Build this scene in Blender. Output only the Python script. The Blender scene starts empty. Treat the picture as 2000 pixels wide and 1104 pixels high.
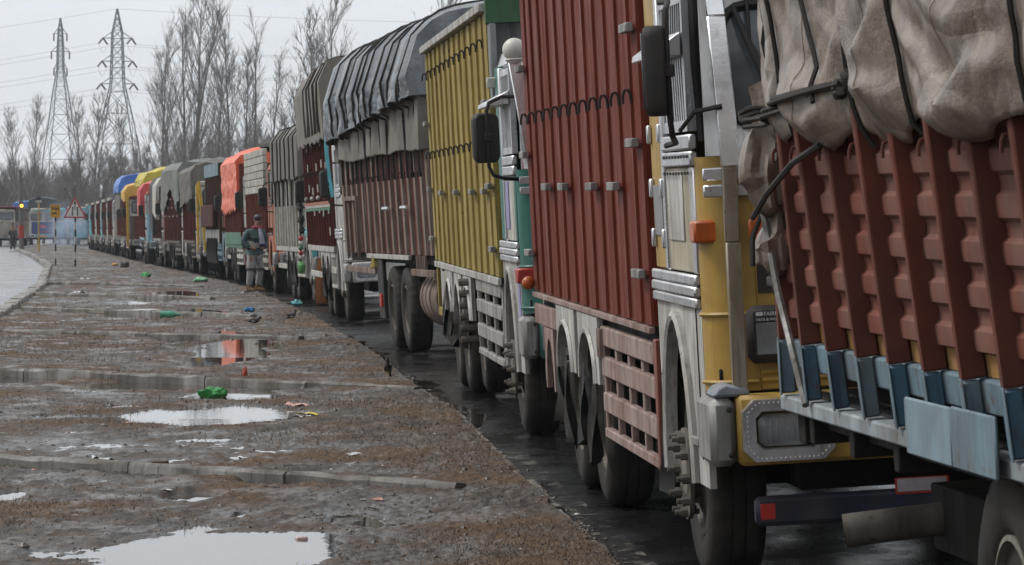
import bpy, bmesh, math, random
import numpy as np
from mathutils import Vector, Matrix
R = math.radians
rnd = random.Random(7)
C = bpy.context.scene.collection
SC = bpy.context.scene

# ------------------------------------------------------------------ camera
cam_d = bpy.data.cameras.new('camera'); cam = bpy.data.objects.new('camera', cam_d); C.objects.link(cam)
cam.location = (0, 0, 1.85); cam.rotation_euler = (math.pi/2 - math.atan(192/8000), 0, 0)
cam_d.lens = 144; cam_d.sensor_width = 36; cam_d.clip_start = 0.3; cam_d.clip_end = 5000
cam_d.dof.use_dof = True; cam_d.dof.focus_distance = 27; cam_d.dof.aperture_fstop = 22
SC.camera = cam
# ------------------------------------------------------------------ sky, sun, exposure
w = bpy.data.worlds.new('World'); SC.world = w; w.use_nodes = True
nt = w.node_tree; nt.nodes.clear()
sky = nt.nodes.new('ShaderNodeTexSky'); sky.sky_type = 'NISHITA'; sky.sun_disc = False
SUN_EL, SUN_AZ = 48, -70     # azimuth from +Y towards +X
sky.sun_elevation = R(SUN_EL); sky.sun_rotation = R(SUN_AZ); sky.dust_density = 6
hs = nt.nodes.new('ShaderNodeHueSaturation'); hs.inputs['Saturation'].default_value = 0.2
mx = nt.nodes.new('ShaderNodeMix'); mx.data_type = 'RGBA'; mx.inputs[0].default_value = 0.85
mx.inputs[7].default_value = (6.3, 6.6, 6.95, 1)      # closed overcast layer
bg = nt.nodes.new('ShaderNodeBackground'); bg.inputs['Strength'].default_value = 0.105
wo = nt.nodes.new('ShaderNodeOutputWorld')
nt.links.new(sky.outputs[0], hs.inputs['Color']); nt.links.new(hs.outputs[0], mx.inputs[6])
tcw = nt.nodes.new('ShaderNodeTexCoord'); nw = nt.nodes.new('ShaderNodeTexNoise'); nw.inputs['Scale'].default_value = 9; nw.inputs['Detail'].default_value = 5
mpw = nt.nodes.new('ShaderNodeMapping'); mpw.inputs['Scale'].default_value = (1, 1, 3); nt.links.new(tcw.outputs['Generated'], mpw.inputs[0]); nt.links.new(mpw.outputs[0], nw.inputs['Vector'])
rw_ = nt.nodes.new('ShaderNodeMapRange'); rw_.inputs[1].default_value = .3; rw_.inputs[2].default_value = .7; rw_.inputs[3].default_value = .93; rw_.inputs[4].default_value = 1.05; nt.links.new(nw.outputs['Fac'], rw_.inputs[0])
vw = nt.nodes.new('ShaderNodeVectorMath'); vw.operation = 'SCALE'; nt.links.new(mx.outputs[2], vw.inputs[0]); nt.links.new(rw_.outputs[0], vw.inputs['Scale'])
nt.links.new(vw.outputs[0], bg.inputs[0]); nt.links.new(bg.outputs[0], wo.inputs[0])
sd = bpy.data.lights.new('sun', 'SUN'); sd.energy = 1.4; sd.angle = R(14); sd.color = (1, .97, .92)
so = bpy.data.objects.new('sun', sd); C.objects.link(so)
el, az = R(SUN_EL), R(SUN_AZ)
so.rotation_euler = Vector((math.sin(az)*math.cos(el), math.cos(az)*math.cos(el), math.sin(el))).to_track_quat('Z', 'Y').to_euler()
SC.view_settings.view_transform = 'Standard'; SC.view_settings.look = 'None'
SC.view_settings.exposure = 0.5; SC.view_settings.gamma = 1; SC.view_settings.use_curve_mapping = False
SC.cycles.use_denoising = True
SC.cycles.max_bounces = 5; SC.cycles.diffuse_bounces = 2; SC.cycles.glossy_bounces = 3; SC.cycles.transmission_bounces = 4
SC.cycles.volume_bounces = 0; SC.cycles.transparent_max_bounces = 6

# ------------------------------------------------------------------ helpers
class MB:
    def __init__(s): s.v = []; s.f = []
    def add(s, vs, fs):
        b = len(s.v); s.v += [tuple(p) for p in vs]; s.f += [tuple(i+b for i in f) for f in fs]; return s
    def hexa(s, p): return s.add(p, [(0,3,2,1),(4,5,6,7),(0,1,5,4),(1,2,6,5),(2,3,7,6),(3,0,4,7)])
    def box(s, x0, x1, y0, y1, z0, z1):
        return s.hexa([(x0,y0,z0),(x1,y0,z0),(x1,y1,z0),(x0,y1,z0),(x0,y0,z1),(x1,y0,z1),(x1,y1,z1),(x0,y1,z1)])
    def prism(s, poly, ax, a, b):
        n = len(poly)
        f3 = {'x': lambda p, t: (t, p[0], p[1]), 'y': lambda p, t: (p[0], t, p[1]), 'z': lambda p, t: (p[0], p[1], t)}[ax]
        return s.add([f3(p, a) for p in poly]+[f3(p, b) for p in poly],
                     [tuple(range(n))[::-1], tuple(range(n, 2*n))]+[(i, (i+1) % n, n+(i+1) % n, n+i) for i in range(n)])
    def tube(s, pts, r, n=6, cap=True):
        pts = [Vector(p) for p in pts]; m = len(pts); rr = r if isinstance(r, (list, tuple)) else [r]*m
        vs = []; up = None
        for i in range(m):
            t = (pts[min(i+1, m-1)]-pts[max(i-1, 0)]).normalized()
            if up is None:
                up = t.orthogonal().normalized()
            up = (up - t*up.dot(t)); up = up.normalized() if up.length > 1e-6 else t.orthogonal().normalized()
            bi = t.cross(up)
            for k in range(n):
                a = 2*math.pi*k/n + .4
                vs.append(pts[i]+(up*math.cos(a)+bi*math.sin(a))*rr[i])
        fs = [(i*n+k, i*n+(k+1) % n, (i+1)*n+(k+1) % n, (i+1)*n+k) for i in range(m-1) for k in range(n)]
        if cap: fs += [tuple(range(n))[::-1], tuple(range((m-1)*n, m*n))]
        return s.add(vs, fs)
    def lathe(s, prof, ax='x', c=(0,0,0), n=32, mod=None):
        m = len(prof); vs = []
        for i, (r, t) in enumerate(prof):
            for k in range(n):
                a = 2*math.pi*k/n; q = r + (mod(i, k) if mod else 0)
                ca, sa = q*math.cos(a), q*math.sin(a)
                p = {'x': (t, ca, sa), 'y': (sa, t, ca), 'z': (ca, sa, t)}[ax]
                vs.append((p[0]+c[0], p[1]+c[1], p[2]+c[2]))
        fs = [(i*n+k, i*n+(k+1) % n, (i+1)*n+(k+1) % n, (i+1)*n+k) for i in range(m-1) for k in range(n)]
        fs += [tuple(range(n))[::-1], tuple(range((m-1)*n, m*n))]
        return s.add(vs, fs)
    def grid(s, P):
        m, n = P.shape[:2]
        return s.add(P.reshape(-1, 3).tolist(), [(i*n+j, i*n+j+1, (i+1)*n+j+1, (i+1)*n+j) for i in range(m-1) for j in range(n-1)])
    def ball(s, c, r, sq=(1,1,1), n=12, m=8, noise=0, seed=0):
        g = random.Random(seed); vs = []; fs = []
        for i in range(m+1):
            th = math.pi*i/m
            for k in range(n):
                a = 2*math.pi*k/n; q = r*(1+(g.uniform(-noise, noise) if 0 < i < m else 0))
                vs.append((c[0]+q*sq[0]*math.sin(th)*math.cos(a), c[1]+q*sq[1]*math.sin(th)*math.sin(a), c[2]+q*sq[2]*math.cos(th)))
        fs = [(i*n+k, (i+1)*n+k, (i+1)*n+(k+1) % n, i*n+(k+1) % n) for i in range(m) for k in range(n)]
        return s.add(vs, fs)
    def mesh(s, name, mat, bevel=0, smooth=True, fix=True):
        me = bpy.data.meshes.new(name); me.from_pydata(s.v, [], s.f)
        if fix or bevel:
            bm = bmesh.new(); bm.from_mesh(me)
            if fix: bmesh.ops.recalc_face_normals(bm, faces=bm.faces)
            if bevel:
                es = [e for e in bm.edges if len(e.link_faces) == 2 and e.calc_face_angle(0) > .5]
                bmesh.ops.bevel(bm, geom=es, offset=bevel, segments=1, affect='EDGES', clamp_overlap=True)
            bm.to_mesh(me); bm.free()
        if smooth:
            me.polygons.foreach_set('use_smooth', [True]*len(me.polygons))
            me.set_sharp_from_angle(angle=R(38))
        me.materials.append(mat); return me
def new(name, me, parent=None, loc=None, rot=None):
    o = bpy.data.objects.new(name, me); C.objects.link(o)
    if parent is not None: o.parent = parent
    if loc is not None: o.location = loc
    if rot is not None: o.rotation_euler = rot
    return o
def ob(name, mb, mat, parent=None, bevel=0, smooth=True, fix=True, loc=None, rot=None):
    return new(name, mb.mesh(name, mat, bevel, smooth, fix), parent, loc, rot)
def bx(name, b, mat, parent, bevel=.006): return ob(name, MB().box(*b), mat, parent, bevel)
def tag(o, label, cat, group=None):
    o['label'] = label; o['category'] = cat
    if group: o['group'] = group
    return o
def struct(o): o['kind'] = 'structure'; return o
def stuff(o): o['kind'] = 'stuff'; return o
def copies(name, me, parent, locs, rot=None):
    return [new(name, me, parent, l, rot) for l in locs]
def text_mesh(txt, size, mat, name, extrude=.001, bold=0):
    cu = bpy.data.curves.new(name, 'FONT'); cu.body = txt; cu.size = size; cu.extrude = extrude; cu.offset = bold; cu.align_x = 'LEFT'
    o = bpy.data.objects.new(name, cu); C.objects.link(o)
    bpy.context.view_layer.update()
    me = bpy.data.meshes.new_from_object(o.evaluated_get(bpy.context.evaluated_depsgraph_get()))
    bpy.data.objects.remove(o); me.materials.clear(); me.materials.append(mat); me.name = name
    return me
# numpy value noise
def hash2(ix, iy, seed):
    h = (ix.astype(np.int64)*374761393 + iy.astype(np.int64)*668265263 + seed*1274126177) & 0xffffffff
    h = ((h ^ (h >> 13))*1274126177) & 0xffffffff
    return ((h ^ (h >> 16)) & 0xffff)/65535.0
def vnoise(x, y, seed=0):
    x = np.asarray(x, float); y = np.asarray(y, float)
    ix = np.floor(x); iy = np.floor(y); fx = x-ix; fy = y-iy
    fx = fx*fx*(3-2*fx); fy = fy*fy*(3-2*fy)
    a = hash2(ix, iy, seed); b = hash2(ix+1, iy, seed); c = hash2(ix, iy+1, seed); d = hash2(ix+1, iy+1, seed)
    return (a+(b-a)*fx)*(1-fy)+(c+(d-c)*fx)*fy
def fbm(x, y, seed=0, oct=4):
    s = 0; a = 1; t = 0
    for i in range(oct):
        s = s+a*(vnoise(x*2**i, y*2**i, seed+i*17)-.5); t += a; a *= .5
    return s/t*2

# ------------------------------------------------------------------ materials
MATS = {}
def nodes(name):
    m = bpy.data.materials.new(name); m.use_nodes = True; n = m.node_tree
    return m, n, n.nodes['Principled BSDF']
def lk(n, a, b): n.links.new(a, b)
def noise(n, vec, scale, detail=5, rough=.55):
    t = n.nodes.new('ShaderNodeTexNoise'); t.inputs['Scale'].default_value = scale; t.inputs['Detail'].default_value = detail
    t.inputs['Roughness'].default_value = rough
    if vec is not None: lk(n, vec, t.inputs['Vector'])
    return t.outputs['Fac']
def ramp(n, f, a, b, lo=0, hi=1):
    r = n.nodes.new('ShaderNodeMapRange'); r.inputs[1].default_value = a; r.inputs[2].default_value = b
    r.inputs[3].default_value = lo; r.inputs[4].default_value = hi; lk(n, f, r.inputs[0]); return r.outputs[0]
def mixc(n, f, a, b):
    m = n.nodes.new('ShaderNodeMix'); m.data_type = 'RGBA'
    if isinstance(f, (int, float)): m.inputs[0].default_value = f
    else: lk(n, f, m.inputs[0])
    for s, v in ((6, a), (7, b)):
        if isinstance(v, tuple): m.inputs[s].default_value = v if len(v) == 4 else v+(1,)
        else: lk(n, v, m.inputs[s])
    return m.outputs[2]
def math2(n, op, a, b):
    m = n.nodes.new('ShaderNodeMath'); m.operation = op
    for i, v in enumerate((a, b)):
        if isinstance(v, (int, float)): m.inputs[i].default_value = v
        else: lk(n, v, m.inputs[i])
    return m.outputs[0]
def coords(n, scale=(1,1,1), kind='Object', rand=True):
    tc = n.nodes.new('ShaderNodeTexCoord'); mp = n.nodes.new('ShaderNodeMapping'); mp.inputs['Scale'].default_value = scale
    lk(n, tc.outputs[kind], mp.inputs['Vector'])
    if rand:
        oi = n.nodes.new('ShaderNodeObjectInfo'); v = n.nodes.new('ShaderNodeVectorMath'); v.operation = 'SCALE'
        cb = n.nodes.new('ShaderNodeCombineXYZ')
        for i in range(3): lk(n, oi.outputs['Random'], cb.inputs[i])
        lk(n, cb.outputs[0], v.inputs[0]); v.inputs['Scale'].default_value = 37
        lk(n, v.outputs[0], mp.inputs['Location'])
    return mp.outputs[0]
def bump(n, bs, f, strength=.3, dist=.01):
    b = n.nodes.new('ShaderNodeBump'); b.inputs['Strength'].default_value = strength; b.inputs['Distance'].default_value = dist
    lk(n, f, b.inputs['Height']); lk(n, b.outputs[0], bs.inputs['Normal'])
def paint(name, col, rough=.42, dirt=.45, dirtcol=(.075,.062,.05), metal=0, var=.25, rust=0, bumps=.15, spec=.3):
    if name in MATS: return MATS[name]
    m, n, b = nodes(name)
    v1 = coords(n, (2.2, 2.2, .55)); v2 = coords(n, (9, 9, 9)); v3 = coords(n, (14, 14, 1.2))
    g = ramp(n, noise(n, v1, 1.6, 7, .65), .40, .66, 0, min(1, dirt*1.25))
    st = ramp(n, noise(n, v3, 1.0, 4), .52, .75, 0, dirt*.8)
    g = math2(n, 'MAXIMUM', g, st)
    fine = noise(n, v2, 5, 6, .7)
    dk = tuple(c*(1-var) for c in col); lt = tuple(min(1, c*(1+var)) for c in col)
    c0 = mixc(n, ramp(n, noise(n, v2, .5, 4), .3, .7), dk, lt)
    oi = n.nodes.new('ShaderNodeObjectInfo')
    c0 = mixc(n, ramp(n, oi.outputs['Random'], 0, 1, 0, .32), c0, tuple(c*.55+.4*k for c, k in zip(col, dirtcol)))
    c1 = mixc(n, g, c0, dirtcol)
    v4 = coords(n, (30, 30, .9)); run = ramp(n, noise(n, v4, 1.0, 5, .6), .57, .70, 0, min(.8, dirt*1.1))
    c1 = mixc(n, run, c1, tuple(c*.5 for c in dirtcol))
    if rust:
        c1 = mixc(n, ramp(n, noise(n, v2, 1.3, 8, .7), .62-.1*rust, .7, 0, .85), c1, (.10, .045, .02))
    chips = ramp(n, fine, .68, .72, 0, .55)
    c1 = mixc(n, chips, c1, dirtcol)
    lk(n, c1, b.inputs['Base Color'])
    b.inputs['Metallic'].default_value = metal; b.inputs['Specular IOR Level'].default_value = spec
    lk(n, ramp(n, math2(n, 'ADD', g, math2(n, 'MULTIPLY', fine, .25)), 0, .7, rough*.75, min(.95, rough+.35)), b.inputs['Roughness'])
    bump(n, b, math2(n, 'ADD', noise(n, v2, .35, 3), math2(n, 'MULTIPLY', fine, .25)), bumps, .02)
    MATS[name] = m; return m
def fabric(name, col, col2, rough=.8, scale=1.0, gloss=0, stain=.5, crease=0):
    if name in MATS: return MATS[name]
    m, n, b = nodes(name)
    v1 = coords(n, (.9*scale, .9*scale, .5*scale)); v2 = coords(n, (8, 8, 8)); v3 = coords(n, (60, 60, 60)); v4 = coords(n, (7, 7, .8))
    c = mixc(n, ramp(n, noise(n, v1, 2.2, 7, .65), .38, .66), col, col2)
    c = mixc(n, ramp(n, noise(n, v2, .6, 7, .7), .5, .75, 0, stain), c, tuple(x*.45 for x in col))
    c = mixc(n, ramp(n, noise(n, v4, 1, 5), .56, .72, 0, stain*.6), c, tuple(min(1, x*1.5) for x in col2))
    lk(n, c, b.inputs['Base Color']); b.inputs['Roughness'].default_value = rough
    lk(n, ramp(n, noise(n, v1, 3, 4), .3, .7, max(.12, rough-.2), rough+.1), b.inputs['Roughness'])
    hgt = math2(n, 'ADD', noise(n, v2, 1.2, 6, .7), math2(n, 'MULTIPLY', noise(n, v3, 3, 2), .15))
    if crease:
        v5 = coords(n, (1.1, .8, 2.1)); v6 = coords(n, (2.6, 1.7, 4.2))
        for vv, k in ((v5, 2.2), (v6, .8)):
            rdg = math2(n, 'ABSOLUTE', math2(n, 'SUBTRACT', noise(n, vv, 1.0, 1.5, .4), .5), 0)
            hgt = math2(n, 'ADD', hgt, math2(n, 'MULTIPLY', ramp(n, rdg, 0, .09, 0, 1), k*crease))
    bump(n, b, hgt, .35 if not crease else .6, .02)
    MATS[name] = m; return m
def plain(name, col, rough=.6, metal=0, emit=None, es=0):
    if name in MATS: return MATS[name]
    m, n, b = nodes(name)
    v = coords(n, (6, 6, 6))
    c = mixc(n, ramp(n, noise(n, v, 1.5, 6, .65), .35, .7), tuple(x*.7 for x in col), tuple(min(1, x*1.15) for x in col))
    lk(n, c, b.inputs['Base Color']); b.inputs['Roughness'].default_value = rough; b.inputs['Metallic'].default_value = metal
    if emit: b.inputs['Emission Color'].default_value = emit+(1,); b.inputs['Emission Strength'].default_value = es
    MATS[name] = m; return m
def glass(name, col=(.02, .025, .03), rough=.06):
    if name in MATS: return MATS[name]
    m, n, b = nodes(name); v = coords(n, (1, 1, 1))
    lk(n, mixc(n, ramp(n, noise(n, v, 3, 6), .4, .7), col, tuple(c*2.2+.015 for c in col)), b.inputs['Base Color'])
    lk(n, ramp(n, noise(n, v, 9, 5), .3, .7, rough, rough+.18), b.inputs['Roughness']); b.inputs['Coat Weight'].default_value = .4
    MATS[name] = m; return m
STEEL = paint('stainless', (.62,.63,.65), .24, .35, (.22,.19,.16), metal=.85, bumps=.25)
CHROME = paint('bright_steel', (.82,.83,.85), .16, .15, (.3,.27,.24), metal=.9, bumps=.12)
DULL = paint('dull_zinc', (.30,.30,.29), .5, .6, (.09,.075,.06), metal=.4)
BLACK = paint('black_paint', (.012,.012,.013), .45, .5, (.05,.043,.036))
CHASSIS = paint('chassis_black', (.009,.008,.008), .8, .7, (.018,.016,.013), spec=.15)
MUDGREY = paint('mud_grey', (.14,.125,.105), .75, .8, (.055,.045,.036))
RUBBER = paint('tyre_rubber', (.010,.010,.010), .7, .7, (.060,.053,.045), bumps=.4, spec=.2)
FLAP = paint('rubber_flap', (.010,.010,.011), .5, .5, (.04,.036,.03))
RIM = paint('rim_paint', (.20,.18,.15), .6, .7, (.06,.05,.04))
ROPE = paint('rope_fibre', (.022,.020,.018), .9, .5, (.05,.045,.04))
HOOKM = paint('hook_iron', (.025,.022,.02), .6, .5, (.06,.04,.03))
GLASS = glass('cab_glass', (.035,.04,.045)); LENS = glass('lamp_glass', (.125,.13,.13), .08)
AMBER = paint('amber_lens', (.42,.09,.015), .25, .3, (.10,.05,.03)); REDL = paint('red_lens', (.40,.03,.02), .3, .3, (.12,.05,.04))

# ------------------------------------------------------------------ terrain functions
def zc(Y): 
    d = np.minimum(np.asarray(Y, float), 360)-36
    return -.0105*(np.sqrt(d*d+81)+d)/2
LINE = np.array([(0,2.1),(10,1.40),(19.4,.79),(28.8,.18),(32.5,-.12),(41.3,-.77),(48.5,-1.16),(55,-2.05),(65,-2.72),(73,-3.5),(79,-4.08),(86,-5.0),(90,-5.2),(99,-6.4),
   (111,-7.75),(123,-9.2),(134,-10.65),(147,-12.46),(158,-13.85),(170,-15.3),(183,-17.0),(209,-20.25),(240,-24.0),(290,-30.3),(340,-36.6),(420,-46)])
def XS(Y): return np.interp(Y, LINE[:,0], LINE[:,1])
KERB = np.array([(0,1.75),(10,1.08),(20.4,.434),(26,.02),(32.3,-.42),(38.5,-.98),(45,-1.45),(52,-2.05),(60,-2.75),(67,-3.3),(81,-4.75),(95,-6.1),(111,-8.05),(134,-11.0),(158,-14.15),(183,-17.3),(209,-20.6),(240,-24.35),(290,-30.7),(330,-35.6),(345,-37.3)])
def XK(Y): return np.interp(Y, KERB[:,0], KERB[:,1])
LEFT = np.array([(0,-5.2),(20,-5.6),(40,-6.6),(65,-8.2),(78,-9.45),(97,-11.2),(120,-13.75),(150,-17.0),(200,-23.4),(264,-32),(320,-36.6),(345,-38.2)])
def XL(Y): return np.interp(Y, LEFT[:,0], LEFT[:,1])
def cs(Y): return np.interp(Y, [0, 50, 120], [.055, .05, .02])
def road_z(X, Y): return zc(Y)+cs(Y)*np.clip(X-XS(Y), -2, 12)
def P(x, y, Y): return ((x-1000)/8000*Y, Y, 1.85-(y-360)/8000*Y)      # photograph point at a known distance, for measuring

# ================================================================== SETTING
def ground_Y(y, lift=.06):
    Y = 40.
    for _ in range(40): Y = .5*Y+.5*8000*(1.85-float(zc(Y))-lift)/(y-360)
    return Y
def gp(x, y, lift=.06):
    Y = ground_Y(y, lift); return (x-1000)/8000*Y, Y
PUD = [(225,615,1040,1118),(250,600,797,826),(372,500,680,713),(300,425,654,668),(198,372,611,623),(165,450,744,761),(-20,120,733,747),
       (255,335,579,592),(325,420,962,977),(-20,45,955,978),(470,600,935,945),(350,470,853,859),(420,560,765,778),(455,480,1000,1010)]
PUDW = []
for (xa, xb, ya, yb) in PUD:
    Xc, Yc = gp((xa+xb)/2, (ya+yb)/2); Y0 = ground_Y(yb); Y1 = ground_Y(ya)
    PUDW.append((Xc, (Y0+Y1)/2, (xb-xa)/2/8000*Yc, (Y1-Y0)/2))
CROSS = [((-5.6,27.9),(.05,24.05)),((-6.6,41.3),(-.95,36.3)),((-7.6,55.2),(-2.1,50.7)),((-8.25,69.3),(-4.1,64.3)),((-9.9,85),(-5.6,79.5)),((-11.6,101),(-7.6,96.5))]
def mud(X, Y):
    b = zc(Y)+.07
    rel = .022*np.clip(1-(XK(Y)-X)/1.0, 0, 1)-.004+.034*fbm(X*.9, Y*.35, 3, 4)+.014*fbm(X*3.1, Y*1.5, 5, 3)+.016*fbm(X*9, Y*4.5, 9, 3)*np.clip(.45+fbm(X*1.4, Y*.6, 21, 2)*1.6, .15, 1.4)
    rel = rel+.013*fbm(X*24, Y*11, 14, 3)
    for (cx, cy, a, c) in PUDW:
        d = np.sqrt(((X-cx)/a)**2+((Y-cy)/c)**2)+.5*fbm(X*1.6+cx, Y*.5, 31, 5)
        k = np.clip(1.45-d, 0, 1); k = k*k*(3-2*k)
        rel = rel*(1-.7*k)-.085*k+k*(zc(cy)-zc(Y))
    mud.rel = rel
    return b+rel
def ribbon(name, mat, ys, xa, xb, zf, nx, parent=None):
    ys = np.asarray(ys, float); u = np.linspace(0, 1, nx)
    A = xa(ys)[:,None]; B = xb(ys)[:,None]; X = A+(B-A)*u[None,:]; Y = np.repeat(ys[:,None], nx, 1)
    return ob(name, MB().grid(np.stack([X, Y, zf(X, Y)], -1)), mat, parent, fix=False)
def ysteps(y0, y1, k):
    o = [y0]
    while o[-1] < y1: o.append(o[-1]+max(k*.5, k*(o[-1]/20)**2))
    return o
# ---- materials of the ground
def mat_mud():
    m, n, b = nodes('wet_mud'); v = coords(n, (1, .55, 1), rand=False)
    grass = ramp(n, noise(n, v, .9, 7, .66), .46, .57)
    fine = noise(n, v, 22, 6, .72); mid = noise(n, v, 4, 7, .68)
    c = mixc(n, ramp(n, mid, .36, .64), (.016,.012,.0095), (.105,.078,.056))
    c = mixc(n, ramp(n, fine, .48, .62, 0, .75), c, (.020,.018,.016))
    straw = mixc(n, ramp(n, noise(n, v, 60, 4, .8), .42, .62), (.024,.0135,.0075), (.185,.105,.05))
    c = mixc(n, math2(n, 'MULTIPLY', grass, .9), c, straw)
    spk = ramp(n, noise(n, v, 75, 2, .5), .70, .74, 0, .5); c = mixc(n, spk, c, (.30,.28,.25))
    wb = n.nodes.new('ShaderNodeAttribute'); wb.attribute_name = 'wet'
    c = mixc(n, math2(n, 'MULTIPLY', wb.outputs['Fac'], .75), c, (.020,.016,.013))
    lk(n, c, b.inputs['Base Color'])
    wa = n.nodes.new('ShaderNodeAttribute'); wa.attribute_name = 'wet'
    wet = math2(n, 'MAXIMUM', ramp(n, noise(n, v, 2.6, 6, .65), .48, .62), wa.outputs['Fac'])
    r = math2(n, 'ADD', ramp(n, wet, 0, 1, .70, .16), math2(n, 'MULTIPLY', grass, .25))
    lk(n, r, b.inputs['Roughness']); b.inputs['Specular IOR Level'].default_value = .36
    bump(n, b, math2(n, 'ADD', math2(n, 'MULTIPLY', fine, .6), math2(n, 'MULTIPLY', noise(n, v, 70, 4, .75), .35)), .8, .03)
    return m
def mat_asphalt(name, dark, lite, r0, r1, gl=.5, sc=1.0):
    m, n, b = nodes(name); v = coords(n, (1*sc, .5*sc, 1), rand=False)
    big = noise(n, v, .8, 6, .6); gr = noise(n, v, 90, 3, .6)
    c = mixc(n, ramp(n, big, .4, .65), dark, lite); c = mixc(n, ramp(n, gr, .62, .7, 0, .5), c, tuple(x*2.6 for x in lite))
    lk(n, c, b.inputs['Base Color'])
    lk(n, ramp(n, noise(n, v, 1.3, 7, .65), .38, .62, r0, r1), b.inputs['Roughness']); b.inputs['Specular IOR Level'].default_value = gl
    bump(n, b, math2(n, 'ADD', math2(n, 'MULTIPLY', gr, .7), noise(n, v, 5, 5)), .35, .012)
    return m
M_MUD = mat_mud(); M_ROAD = mat_asphalt('wet_asphalt', (.007,.007,.008), (.011,.0105,.010), .10, .40, .18)
M_ROADL = mat_asphalt('wet_grey_asphalt', (.055,.055,.058), (.085,.085,.088), .16, .34, .6)
m, n, b = nodes('puddle_water'); v = coords(n, (1,1,1), rand=False)
b.inputs['Base Color'].default_value = (.045,.038,.03,1); b.inputs['Roughness'].default_value = .015; b.inputs['IOR'].default_value = 1.4
b.inputs['Specular IOR Level'].default_value = .75
bump(n, b, noise(n, v, 5, 3), .05, .01); M_WATER = m
M_CONC = paint('kerb_concrete', (.22,.21,.19), .7, .7, (.07,.06,.05), bumps=.6)
M_FIELD = plain('field_soil', (.10,.085,.06), .95)

# terrain sheet to the horizon
xs = np.concatenate([[-400], np.linspace(-200, 120, 60), [250]]); ys = np.concatenate([[-60], np.linspace(0, 420, 60), [600, 800]])
X, Y = np.meshgrid(xs, ys)
struct(ob('ground', MB().grid(np.stack([X, Y, zc(Y)-.45+.25*fbm(X/30, Y/30, 2, 3)*np.clip((Y-300)/100, 0, 1)], -1)), M_FIELD, fix=False))
yr = list(np.arange(0, 60, .5))+list(np.arange(60, 430, 3.))
struct(ribbon('road', M_ROAD, yr, lambda y: XK(y)-.35, lambda y: XS(y)+11, road_z, 40))
struct(ribbon('road_far_side', M_ROADL, yr, lambda y: XL(y)-10.5, lambda y: XL(y)+.25, lambda X, Y: zc(Y)-.04+0*X, 20))
ribf = ysteps(16, 345, .028)
med = struct(ribbon('median', M_MUD, [8, 10, 12, 14, 15]+ribf, lambda y: XL(y)+.12, lambda y: XK(y)-.02+.05*fbm(y*1.7, y*0, 4, 4), mud, 400))
at_ = med.data.attributes.new('wet', 'FLOAT', 'POINT'); w_ = np.clip((.004-mud.rel)/.034, 0, 1); at_.data.foreach_set('value', (w_*w_*(3-2*w_)).ravel().astype(np.float32))
yw = np.arange(10, 62, .5); A = np.stack([np.stack([XL(yw)+.2+(XK(yw)-.5-XL(yw)-.2)*u_, yw, zc(yw)+.07-.025], -1) for u_ in np.linspace(0, 1, 9)], 1)
struct(ob('standing_water', MB().grid(A), M_WATER, fix=False))
# skirts so that the verge has a side
for f, sgn in ((XK, 1), (XL, -1)):
    ys = np.array(list(np.arange(8, 60, .25))+list(np.arange(60, 346, 2.)))
    x0 = f(ys)-sgn*.14; x1 = f(ys)+sgn*.0; zt = zc(ys)+.05
    for_k = []
    if sgn > 0:
        zb = zc(ys)-.12
        Pm = np.stack([np.stack([x0, ys, zt], -1), np.stack([x1-.03+.05*fbm(ys*1.7, ys*0, 4, 4), ys, zt-.012+.02*fbm(ys*2, ys*0, 8, 3)], -1), np.stack([x1+.03, ys, zb], -1)], 1)
        ob('earth_edge', MB().grid(Pm), M_MUD, med, fix=False)
# ---- kerb stones
kst = {}
def kerb_run(name, pts, w, h, mat, parent, L=1.0, seed=0, far=None):
    """stones laid end to end along pts (x, y, ztop)"""
    g = random.Random(seed)
    pts = [Vector(p) for p in pts]; acc = [0]
    for i in range(1, len(pts)): acc.append(acc[-1]+(pts[i]-pts[i-1]).length)
    def at(d):
        for i in range(1, len(pts)):
            if d <= acc[i] or i == len(pts)-1:
                t = (d-acc[i-1])/(acc[i]-acc[i-1]); return pts[i-1].lerp(pts[i], t)
    key = (w, h, L)
    if key not in kst:
        kst[key] = []
        for q in range(4):
            mb = MB(); N = 8; sec = [(-w/2,-h),(w/2,-h),(w/2,-.02),(w/2-.02,0),(-w/2+.02,0),(-w/2,-.02)]; vs = []
            for i in range(N+1):
                for (a, c) in sec:
                    vs.append((a+g.uniform(-.006,.006), (i/N)*(L-.012), c+(g.uniform(-.012,.004) if c > -.1 else 0)))
            n6 = len(sec); fs = [(i*n6+k, i*n6+(k+1) % n6, (i+1)*n6+(k+1) % n6, (i+1)*n6+k) for i in range(N) for k in range(n6)]
            fs += [tuple(range(n6))[::-1], tuple(range(N*n6, (N+1)*n6))]
            kst[key].append(mb.add(vs, fs).mesh('kerb_stone', mat))
    k = 0
    while (k+1)*L <= acc[-1]+.4*L:
        a = at(k*L); c = at(min((k+1)*L, acc[-1]))
        dv = c-a
        o = new('kerb_stone', kst[key][g.randrange(4)], parent, (a.x+g.uniform(-.012,.012), a.y, a.z+g.uniform(-.014,.012)))
        o.rotation_euler = (math.atan2(dv.z, dv.xy.length), 0, math.atan2(-dv.x, dv.y)+g.uniform(-.012,.012)); k += 1
kr = struct(new('kerb', None, None, (0,0,0)))
ys = np.arange(9, 71, 1.0)
kerb_run('kerb', [(float(XK(y))-.02, y, float(zc(y))+.052) for y in ys], .14, .3, M_CONC, kr, 1.0, 1)
kl = struct(new('kerb_far_side', None, None, (0,0,0)))
ys = np.arange(58, 345, 2.0)
kerb_run('kerb', [(float(XL(y))+.05, y, float(zc(y))+.16) for y in ys], .24, .4, paint('kerb_pale', (.32,.31,.29), .7, .5), kl, 2.0, 2)
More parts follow.
